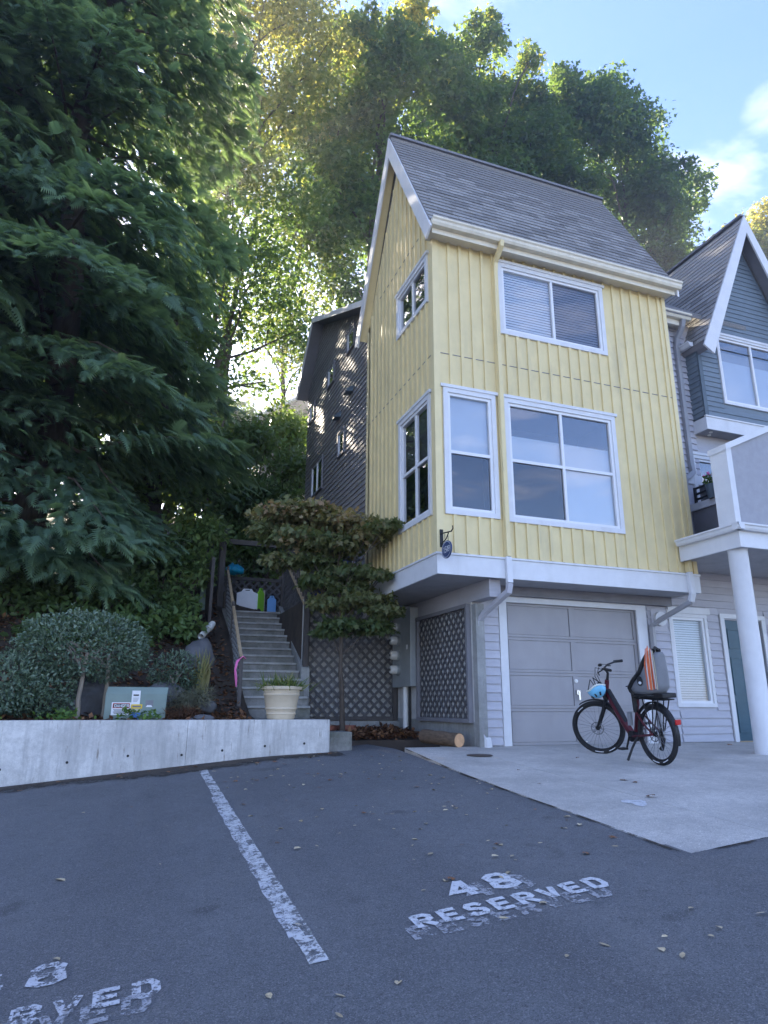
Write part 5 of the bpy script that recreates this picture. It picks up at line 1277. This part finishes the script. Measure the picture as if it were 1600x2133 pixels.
o = leaves('leaf_litter', C, sphere(n)*np.array((1, 1, .35)), sphere(n)*.45+np.array((0, 0, 1)), rng.uniform(.05, .12, n), rng.random(n), 'kite', 'leaf_litter', None); tag(o, 'brown fallen leaves covering the planting beds', 'leaves')
MB().prism([(3.2, 10.45, -.9), (3.2, 10.55, -.52), (3.2, 12.35, -.43), (3.2, 12.35, -.9)], (1.69, 0, 0)).build('bed_soil', 'soil', None)
o = bpy.data.objects['bed_soil']; o['kind'] = 'structure'
# play yard panels etc. at the top of the stairs
py = thing('play_yard', 'white and green plastic toddler play yard panels at the stair top', 'play yard', (2.7, 15.9, 1.94))
def panel(x0, y0, x1, y1, z0, z1, m, kid, hole=True):
    p, q = Vector((x0, y0, z0)), Vector((x1, y1, z0)); d = (q-p); L_ = d.length; d.normalize(); nrm = Vector((0, 0, 1)).cross(d)
    prof = [(0, 0), (L_, 0), (L_, (z1-z0)*.84), (L_*.78, (z1-z0)*.9), (L_*.7, (z1-z0)), (L_*.3, (z1-z0)), (L_*.22, (z1-z0)*.9), (0, (z1-z0)*.84)]
    o = MB().prism([p+d*a+Vector((0, 0, c)) for a, c in prof], nrm*.04).build('panel', m, kid, bevel=.01)
    MB().prism([p+d*a+Vector((0, 0, c))-nrm*.002 for a, c in ((L_*.4, (z1-z0)*.93), (L_*.6, (z1-z0)*.93), (L_*.6, (z1-z0)*.96), (L_*.4, (z1-z0)*.96))], nrm*-.003).build('handle_slot', 'ink', o)
    if hole: MB().prism([p+d*a+Vector((0, 0, c))-nrm*.002 for a, c in ((L_*.12, .08), (L_*.88, .08), (L_*.88, (z1-z0)*.75), (L_*.12, (z1-z0)*.75))], nrm*-.004).build('panel_inset', m, o)
    return o
panel(2.28, 15.85, 2.76, 15.8, 1.94, 2.6, 'plastic_white', py); panel(2.77, 15.8, 2.94, 15.95, 1.94, 2.64, 'plastic_green', py); panel(2.95, 15.95, 3.0, 16.2, 1.94, 2.62, 'plastic_tan', py, False)
py2 = thing('toddler_gate', 'pale blue plastic toddler gate beside the green play yard panel', 'gate', (3.1, 16, 1.94))
panel(3.03, 16.0, 3.24, 16.02, 1.94, 2.5, 'plastic_blue', py2)
def bundle(nm, label, cat, c, r_, m, seed, fold=.3):
    o = rock(label, c, r_, seed, m); o.name = nm; o.data.name = nm; o['category'] = cat
    for v in o.data.vertices:
        a = math.atan2(v.co.y, v.co.x); v.co *= 1+fold*.4*math.sin(a*7+seed+v.co.z*9)*.6; v.co.z *= .8 if v.co.z < 0 else 1+fold*math.sin(3*a)
    return o
bundle('tarp_bundle', 'crumpled shiny teal tarp on the trellis rail at the stair top', 'tarp', (2.36, 17.1, 3.25), (.22, .14, .14), 'tarp_teal', 8, .5)
bundle('cloth_bundle', 'blue cloth covered object on the deck behind the maple', 'cover', (3.5, 13.3, 2.45), (.26, .24, .45), 'cloth_blue', 9)
bundle('cloth_bundle', 'second blue cloth bundle on the deck beside the yellow wall', 'cover', (4.0, 13.25, 2.55), (.3, .24, .5), 'cloth_blue', 12)
tag(MB().box(1.38, 1.62, 15.0, 15.2, 1.7, 2.66).build('utility_bin', 'box_green', None, bevel=.02), 'narrow green plastic bin beside the arbour posts', 'bin')
# flower pot on the balcony rail
fp = thing('flower_pot', 'dark pot of pink flowers on the balcony ledge', 'flower pot', (9.55, 8.75, 3.57))
MB().lathe([(0, 3.25), (.07, 3.25), (.1, 3.5), (.08, 3.5), (0, 3.48)], (9.44, 8.75, .3), 18).build('pot', 'blue_trim', fp, smooth=True)
n = 260; C = sphere(n)*np.array((.13, .1, .1))*rng.random((n, 1))**.3+np.array((9.44, 8.75, 3.88)); leaves('plant', C, sphere(n), sphere(n), rng.uniform(.03, .06, n), rng.uniform(0, .8, n), 'oval', 'leaf_ivy', fp)
b = MB()
for k in range(9):
    d = sphere(1)[0]; b.lathe([(0, -.02), (.022, -.008), (.025, .005), (0, .02)], (9.44+d[0]*.12, 8.75+d[1]*.1, 3.96+abs(d[2])*.06), 8)
b.build('blossoms', 'pink', fp)
# house plant in the side window
hp = thing('window_plant', 'leafy pot plant standing inside the lower side window', 'plant', (4.2, 9.75, 2.77))
MB().lathe([(0, 2.77), (.07, 2.77), (.09, 2.9), (0, 2.9)], (4.22, 9.75, 0), 16).build('pot', 'terracotta', hp, smooth=True)
n = 220; C = sphere(n)*np.array((.1, .2, .22))*rng.random((n, 1))**.4+np.array((4.24, 9.75, 3.12)); leaves('plant', C, sphere(n), sphere(n), rng.uniform(.05, .11, n), rng.random(n), 'oval', 'leaf_laurel', hp)

# fallen leaves scattered over the lot, each one a leaf
sv, sf_ = SHAPES['oval']
LM = [MB().add([(v[0]*1, v[1]*1.4, v[2]+.03*abs(v[1])*5) for v in sv], sf_).mesh('fallen_leaf', 'leaf_yellow', fix=False), MB().add([(v[0], v[1]*.9, .25*(v[0]-.5)**2+v[2]) for v in sv], sf_).mesh('fallen_leaf', 'leaf_yellow', fix=False),
      MB().add([(v[0], v[1], v[2]+.05) for v in SHAPES['maple'][0]], SHAPES['maple'][1]).mesh('fallen_leaf', 'leaf_dry', fix=False)]
def fallen(x, y, s, k, pad=False):
    o = bpy.data.objects.new('fallen_leaf', LM[k]); COL.objects.link(o)
    o.location = (x, y, (z_pad(x, y)+.018) if pad else z_asph(x, y)+.008); o.rotation_euler = (rnd.uniform(-.2, .2), rnd.uniform(-.15, .15), rnd.uniform(0, 6.3)); o.scale = (s, s, s)
    tag(o, 'small dry fallen leaf lying on the concrete apron' if pad else 'small yellowish fallen leaf lying on the asphalt', 'leaf', 'leaves fallen on the concrete' if pad else 'leaves fallen on the asphalt')
for i in range(170):
    u = rnd.random()
    if u < .62: x, y = rnd.uniform(1.15, 3.6), 4.2+5.0*rnd.random()**.8
    elif u < .86: x, y = rnd.uniform(-.8, 3.4), rnd.uniform(3.0, 9.0)
    else: x, y = rnd.uniform(2.6, 3.6), rnd.uniform(4.5, 9.2)
    fallen(x, y, rnd.choice((.035, .04, .045, .055, .065)), rnd.choice((0, 0, 1, 1, 2)))
for (x, y, s) in ((-.3, 5.7, .09), (1.02, 3.35, .055), (1.0, 3.15, .05), (1.3, 3.3, .06), (.75, 3.5, .05), (2.4, 3.75, .05), (2.05, 3.7, .06), (2.55, 3.0, .06), (2.62, 2.95, .07)): fallen(x, y, s, rnd.choice((0, 1)))
for (x, y, s) in ((4.62, 5.48, .12), (5.0, 6.3, .09), (5.05, 6.15, .06), (9.2, 8.9, .12), (6.9, 6.0, .06), (4.3, 7.2, .05), (4.1, 6.4, .05), (5.6, 7.9, .06)): fallen(x, y, s, 2, True)

for i in range(34):
    x = rnd.uniform(-1.2, 2.9); y = 9.56-.45*rnd.random()**1.8
    fallen(x, y, rnd.choice((.04, .05, .06, .07)), rnd.choice((1, 2, 2)))
    o_ = COL.objects[-1]; tag(o_, 'brown leaf blown against the foot of the retaining wall', 'leaf', 'leaves along the wall foot')
# ------------------------------------------------------------------ the bicycle
bx_, by_ = 6.21, 7.04; zb_ = z_pad(bx_, by_)+.012; zf_ = z_pad(6.3, 8.2)+.012
BM = Matrix.Translation((bx_, by_, zb_)) @ Matrix.Rotation(R(85.4), 4, 'Z') @ Matrix.Rotation(-math.atan2(zf_-zb_, 1.18), 4, 'Y') @ Matrix.Rotation(R(-4), 4, 'X')
bk = thing('bicycle', 'dark maroon step through electric bicycle with a child seat', 'bicycle'); bk.matrix_basis = BM; WM[bk.name] = BM
def bp_(mb, nm, m, parent=None, smooth=True, bevel=0, mx=None):
    o = mb.build(nm, m, None, smooth=smooth, bevel=bevel)
    if nm in FRONT_PARTS or (nm == 'wheel' and min(v[0] for v in mb.v) > .5): o.matrix_basis = STEER
    return local(o, parent or bk)
WB_, RW = 1.19, .36
FRONT_PARTS = {'fork_leg', 'fork_stanchion', 'fork_crown', 'stem', 'handlebar', 'front_lamp', 'front_mudguard'}
def torus(R_, r_, c, n=48, k=10, a0=0, a1=2*math.pi, mb=None):
    mb = mb or MB(); full = abs(a1-a0-2*math.pi) < 1e-6
    pts = [(c[0]+R_*math.cos(a0+(a1-a0)*i/n), c[1], c[2]+R_*math.sin(a0+(a1-a0)*i/n)) for i in range(n+1)]
    return mb.tube(pts, r_, k, not full)
def wheel(x, front):
    c = (x, 0, RW)
    rim = bp_(torus(.3, .012, c), 'wheel', 'black')
    bp_(torus(.332, .029, c, 56, 12), 'tyre', 'rubber', rim)
    b = MB()
    for i in range(28):
        a = 2*math.pi*i/28; s = .03*(1 if i % 2 else -1); t = a+(.35 if i % 4 < 2 else -.35)
        b.tube([(x+.025*math.cos(t), s, RW+.025*math.sin(t)), (x+.295*math.cos(a), 0, RW+.295*math.sin(a))], .0022, 4)
    bp_(b, 'spokes', 'steel', rim)
    bp_(MB().lathe([(0, -.055), (.02, -.055), (.02, -.035), (.032, -.033), (.032, .033), (.02, .035), (.02, .055), (0, .055)], c, 18, 'Y'), 'hub', 'black', rim)
    b = MB(); torus(.082, .006, (x, .045, RW), 30, 6, mb=b)
    for i in range(6): a = i*math.pi/3; b.tube([(x+.03*math.cos(a), .045, RW+.03*math.sin(a)), (x+.08*math.cos(a+.4), .045, RW+.08*math.sin(a+.4))], .005, 5)
    bp_(b, 'disc', 'steel', rim)
    b = MB()
    for a0, a1 in ((-2.15, -1.85), (-1.6, -1.25), (.8, 1.1)): 
        pts0 = [(x+.325*math.cos(a0+(a1-a0)*i/8), .03, RW+.325*math.sin(a0+(a1-a0)*i/8)) for i in range(9)]
        b.tube(pts0, .006, 4)
    bp_(b, 'tyre_print', 'plastic_white', rim)
    return rim
STEER = Matrix.Translation((.96, 0, .88)) @ Matrix.Rotation(R(42), 4, Vector((-.24, 0, .97)).normalized()) @ Matrix.Translation((-.96, 0, -.88))
wheel(0, False); wheel(WB_, True)
# frame
BB_ = (.45, 0, .3); HT0, HT1 = (.995, 0, .78), (.93, 0, .99)
bp_(MB().tube([HT0, HT1], [.032, .03], 12), 'head_tube', 'maroon')
bp_(MB().tube([(.97, 0, .86), (.86, 0, .71), (.66, 0, .47), (.52, 0, .33), (.45, 0, .29)], [.04, .05, .052, .05, .045], 12, True, .8, 1.1), 'down_tube', 'maroon')
bp_(MB().tube([(.925, 0, .855), (.70, 0, .585), (.6, 0, .45)], [.04, .045, .04], 8, True, .8, .7), 'battery', 'black')
bp_(MB().tube([BB_, (.40, 0, .42), (.31, 0, .76)], .026, 10), 'seat_tube', 'maroon')
bp_(MB().tube([(.31, 0, .74), (.275, 0, .9)], .016, 10), 'seat_post', 'black')
bp_(MB().tube([(.18, 0, .915), (.28, 0, .93), (.38, 0, .925), (.5, 0, .915)], [.075, .07, .035, .022], 12, True, 1, .4), 'saddle', 'black')
for s in (-1, 1):
    bp_(MB().tube([(.43, .05*s, .3), (.2, .06*s, .33), (0, .065*s, RW)], .014, 8), 'chain_stay', 'maroon')
    bp_(MB().tube([(.345, .03*s, .63), (.17, .06*s, .48), (0, .065*s, RW)], .012, 8), 'seat_stay', 'maroon')
    bp_(MB().tube([(.99, .065*s, .77), (1.05, .065*s, .62), (WB_, .06*s, RW)], [.019, .019, .016], 10), 'fork_leg', 'black')
    bp_(MB().tube([(1.0, .065*s, .755), (1.043, .065*s, .645)], .0135, 10), 'fork_stanchion', 'chrome')
bp_(MB().beam((.99, -.09, .775), (.99, .09, .775), .05, .035), 'fork_crown', 'black', smooth=False, bevel=.006)
bp_(MB().tube([(.45, -.06, .3), (.45, .06, .3)], .068, 18), 'motor', 'black')
bp_(MB().tube([(.45, -.075, .3), (.45, -.08, .3)], .085, 28), 'chainring', 'black')
bp_(MB().tube([(.45, -.077, .385), (0, -.06, .405)], .006, 5), 'chain', 'steel')
bp_(MB().tube([(0, -.06, RW), (0, -.045, RW)], .055, 24), 'cassette', 'steel')
bp_(MB().tube([(-.01, -.07, .31), (.02, -.075, .22), (.05, -.07, .17)], [.03, .022, .03], 8), 'derailleur', 'black')
for s, dx in ((1, -1), (-1, 1)):
    cr_ = bp_(MB().tube([(.45, .085*s, .3), (.45-dx*.07, .095*s, .3+dx*.15)], [.016, .012], 8), 'crank', 'black')
    px_, pz_ = .45-dx*.07, .3+dx*.15
    bp_(MB().box(px_-.05, px_+.05, .105*s-.0 if s > 0 else -.2, .2 if s > 0 else -.105, pz_-.012, pz_+.012), 'pedal', 'black', cr_, False, .006)
# bars
bp_(MB().tube([(.93, 0, .98), (.9, 0, 1.08), (.93, 0, 1.15)], [.02, .018, .018], 10), 'stem', 'black')
hb = bp_(MB().tube([(.76, .33, 1.17), (.83, .27, 1.18), (.92, .14, 1.17), (.94, 0, 1.15), (.92, -.14, 1.17), (.83, -.27, 1.18), (.76, -.33, 1.17)], .0125, 10), 'handlebar', 'black')
for s in (-1, 1):
    bp_(MB().tube([(.86, .255*s, 1.182), (.76, .33*s, 1.17)], .019, 10), 'grip', 'rubber', hb)
    bp_(MB().tube([(.9, .19*s, 1.165), (.96, .23*s, 1.14), (.93, .31*s, 1.12)], .008, 6), 'brake_lever', 'black', hb)
    bp_(MB().tube([(.9, .17*s, 1.16), (1.02, .12*s, 1.19), (1.07, .05*s, 1.06), (1.02, .03*s, .9)], .0045, 6), 'cable', 'black', hb)
bp_(MB().tube([(.99, -.03, 1.2), (.97, .05, 1.2)], .03, 8, True, 1, .5), 'display', 'black', hb)
bp_(MB().tube([(1.02, 0, .93), (1.07, 0, .94)], [.028, .034], 12), 'front_lamp', 'black')
# mudguards
def guard(x, a0, a1):
    b = MB(); n = 24
    for i in range(n+1):
        a = a0+(a1-a0)*i/n
        for y, dr_ in ((-.035, -.012), (-.02, .002), (.02, .002), (.035, -.012)): b.v.append((x+(.385+dr_)*math.cos(a), y, RW+(.385+dr_)*math.sin(a)))
    for i in range(n):
        for j in range(3): b.f.append((i*4+j, i*4+j+1, i*4+j+5, i*4+j+4))
    return b
bp_(guard(0, R(5), R(195)), 'rear_mudguard', 'black'); bp_(guard(WB_, R(60), R(155)), 'front_mudguard', 'black')
bp_(MB().box(-.42, -.395, -.035, .035, .5, .56), 'tail_light', 'red', None, False, .008)
# rack and kickstand
b = MB()
for s in (-1, 1):
    b.tube([(-.3, .07*s, .78), (.25, .07*s, .78)], .009, 8); b.tube([(-.1, .08*s, .78), (-.02, .075*s, .38)], .008, 8); b.tube([(.1, .08*s, .78), (.0, .075*s, .38)], .008, 8); b.tube([(-.2, .08*s, .78), (-.05, .075*s, .4)], .008, 8)
for x in (-.3, -.1, .1, .25): b.tube([(x, -.07, .78), (x, .07, .78)], .008, 8)
bp_(b, 'rear_rack', 'black')
bp_(MB().box(-.32, .3, -.1, .1, .8, .855), 'seat_mount', 'black', None, False, .012)
bp_(MB().tube([(.33, .03, .6), (.33, .03, .84)], [.03, .035], 8), 'mount_bracket', 'black')
bp_(MB().tube([(.41, .075, .44), (.4, .08, .6)], .035, 8, True, 1, .7), 'lock_pack', 'seat_grey')
bp_(MB().tube([(.3, .07, .31), (.32, .15, .18), (.33, .23, .035)], [.016, .014, .016], 8), 'kickstand', 'black')
# child seat: lofted shell open to the front
def shell(inset_, z_off=0):
    b = MB(); H_ = 14; K_ = 18
    for i in range(H_+1):
        u = i/H_; z = .84+.5*u
        wd = np.interp(u, [0, .12, .3, .5, .75, .92, 1], [.12, .165, .16, .135, .105, .08, .035])-inset_; dp = np.interp(u, [0, .12, .3, .5, .75, .92, 1], [.36, .43, .36, .25, .2, .15, .09]); xb = np.interp(u, [0, .15, 1], [-.17, -.22, -.27])+inset_
        for j in range(K_+1):
            t = -1+2*j/K_; s = abs(t)
            x = xb+dp*(max(0, s-.2)/.8)**2.0; y = wd*math.sin(math.pi/2*min(1, s/.8))*(1 if t >= 0 else -1)
            b.v.append((x, y, z))
    for i in range(H_):
        for j in range(K_): n0 = i*(K_+1)+j; b.f.append((n0, n0+1, n0+K_+2, n0+K_+1))
    b.add([(-.17, -.12, .84), (.19, -.12, .84), (.19, .12, .84), (-.17, .12, .84)], [(0, 1, 2, 3)])
    return b
cs_ = bp_(shell(0), 'child_seat', 'seat_grey'); cs_['label'] = 'grey moulded child seat with black padding'
so = cs_.modifiers.new('thick', 'SOLIDIFY'); so.thickness = .016
pd = bp_(shell(.024), 'seat_padding', 'black', cs_); so = pd.modifiers.new('thick', 'SOLIDIFY'); so.thickness = .03
b = MB(); pts = []
for i in range(15):
    u = i/14; z = .84+.52*u; xb = np.interp(u, [0, .15, 1], [-.17, -.22, -.27]); dp = np.interp(u, [0, .12, .3, .5, .75, .92, 1], [.36, .43, .36, .25, .2, .15, .09]); wd = np.interp(u, [0, .12, .3, .5, .75, .92, 1], [.12, .165, .16, .135, .105, .08, .035]); pts.append((xb+dp+.006, wd, z))
b.tube(pts, .03, 8); b.tube([(p[0], -p[1], p[2]) for p in pts], .03, 8); b.tube([pts[-1], (pts[-1][0]+.01, 0, pts[-1][2]+.03), (pts[-1][0], -pts[-1][1], pts[-1][2])], .024, 8)
bp_(b, 'padded_edge', 'black', cs_)
for s_ in (-1, 1):
    bp_(MB().prism([(-.02+.05*math.cos(2*math.pi*k/16), .168*s_, 1.0+.06*math.sin(2*math.pi*k/16)) for k in range(16)], (0, .006*s_, 0)), 'shell_opening', 'ink', cs_, False)
    bp_(MB().prism([(-.12+.035*math.cos(2*math.pi*k/16), .128*s_, 1.2+.04*math.sin(2*math.pi*k/16)) for k in range(16)], (0, .006*s_, 0)), 'shell_opening', 'ink', cs_, False)
bp_(MB().prism([(-.03+.03*math.cos(2*math.pi*k/12), .176, 0.98+.018*math.sin(2*math.pi*k/12)) for k in range(12)], (0, .003, 0)), 'badge', 'plastic_white', cs_, False)
fl = bp_(MB().prism([(-.2, .165, .9), (-.2, .165, 1.25), (-.22, .16, 1.4), (-.24, .16, 1.25), (-.24, .165, .9)], (0, .004, 0)), 'pennant', 'orange', cs_, False); fl['label'] = 'orange and white striped pennant hanging down the seat back'
for i, m_ in enumerate(('orange', 'plastic_white', 'orange', 'cream', 'orange', 'plastic_white', 'plastic_tan')):
    x0 = -.15-.014*i; yy = .165-.012*i
    bp_(MB().prism([(x0, yy, .9+.006*(i % 3)), (x0-.015, yy, .9+.006*(i % 3)), (x0-.018, yy+.004, 1.2), (x0*.3-.15, yy-.01, 1.42-.015*abs(i-2)), (x0*.3-.14, yy-.01, 1.42-.015*abs(i-2)), (x0+.001, yy+.004, 1.2)], (0, .004, 0)), 'stripe', m_, fl, False)
# helmet hanging from the bars
hm = thing('helmet', 'light blue child bicycle helmet hanging from the handlebar', 'helmet'); HMX = BM @ Matrix.Translation((1.0, .14, .88)) @ Matrix.Rotation(R(20), 4, 'Y') @ Matrix.Rotation(R(-8), 4, 'X'); hm.matrix_basis = HMX; WM[hm.name] = HMX
b = MB(); n = 24
for i in range(9):
    u = i/8; z = -.13*math.cos(u*math.pi/2); r_ = math.sin(u*math.pi/2)
    for k in range(n):
        a = 2*math.pi*k/n; rb_ = 1+.04*math.cos(6*a)*r_; b.v.append((.145*r_*math.cos(a)*rb_, .115*r_*math.sin(a)*rb_, z+.012*math.sin(3*a)*u))
for i in range(8):
    for k in range(n): b.f.append((i*n+k, i*n+(k+1) % n, (i+1)*n+(k+1) % n, (i+1)*n+k))
o = bp_(b, 'helmet_shell', 'helmet', hm); so = o.modifiers.new('t', 'SOLIDIFY'); so.thickness = .02
bp_(MB().tube([(.143*math.cos(2*math.pi*k/24), .114*math.sin(2*math.pi*k/24), .008+.012*math.sin(6*math.pi*k/24)) for k in range(25)], .012, 8, False), 'rim', 'helmet_white', hm)
b = MB()
for a in (.6, 1.3, 2.0, 2.7, 4, 5): b.tube([(.125*math.cos(a), .1*math.sin(a), -.075), (.09*math.cos(a), .075*math.sin(a), -.112)], .012, 6, True, 1, .5)
bp_(b, 'vent', 'ink', hm)
b = MB(); b.tube([(.1, .08, 0), (.02, .02, .14), (-.1, .07, 0)], .007, 5); b.tube([(.1, -.08, 0), (.0, -.02, .15), (-.1, -.07, 0)], .007, 5); bp_(b, 'strap', 'black', hm)

# ------------------------------------------------------------------ thin haze volume put in to imitate lens flare and brighten the trees
hz = bpy.data.materials.new('haze'); hz.use_nodes = True; ht = hz.node_tree; ht.nodes.clear()
hv = N(ht, 'ShaderNodeVolumePrincipled'); hv.inputs['Color'].default_value = (.9, .93, 1, 1); hv.inputs['Density'].default_value = VEIL; hv.inputs['Anisotropy'].default_value = .78
ho = N(ht, 'ShaderNodeOutputMaterial'); ht.links.new(hv.outputs[0], ho.inputs['Volume']); MAT['haze'] = hz
if VEIL:
    o = MB().box(-115, 120, -65, 205, -6, 46).build('haze', 'haze'); o['kind'] = 'stuff'; tag(o, 'thin sunlit haze hanging among the trees', 'haze')
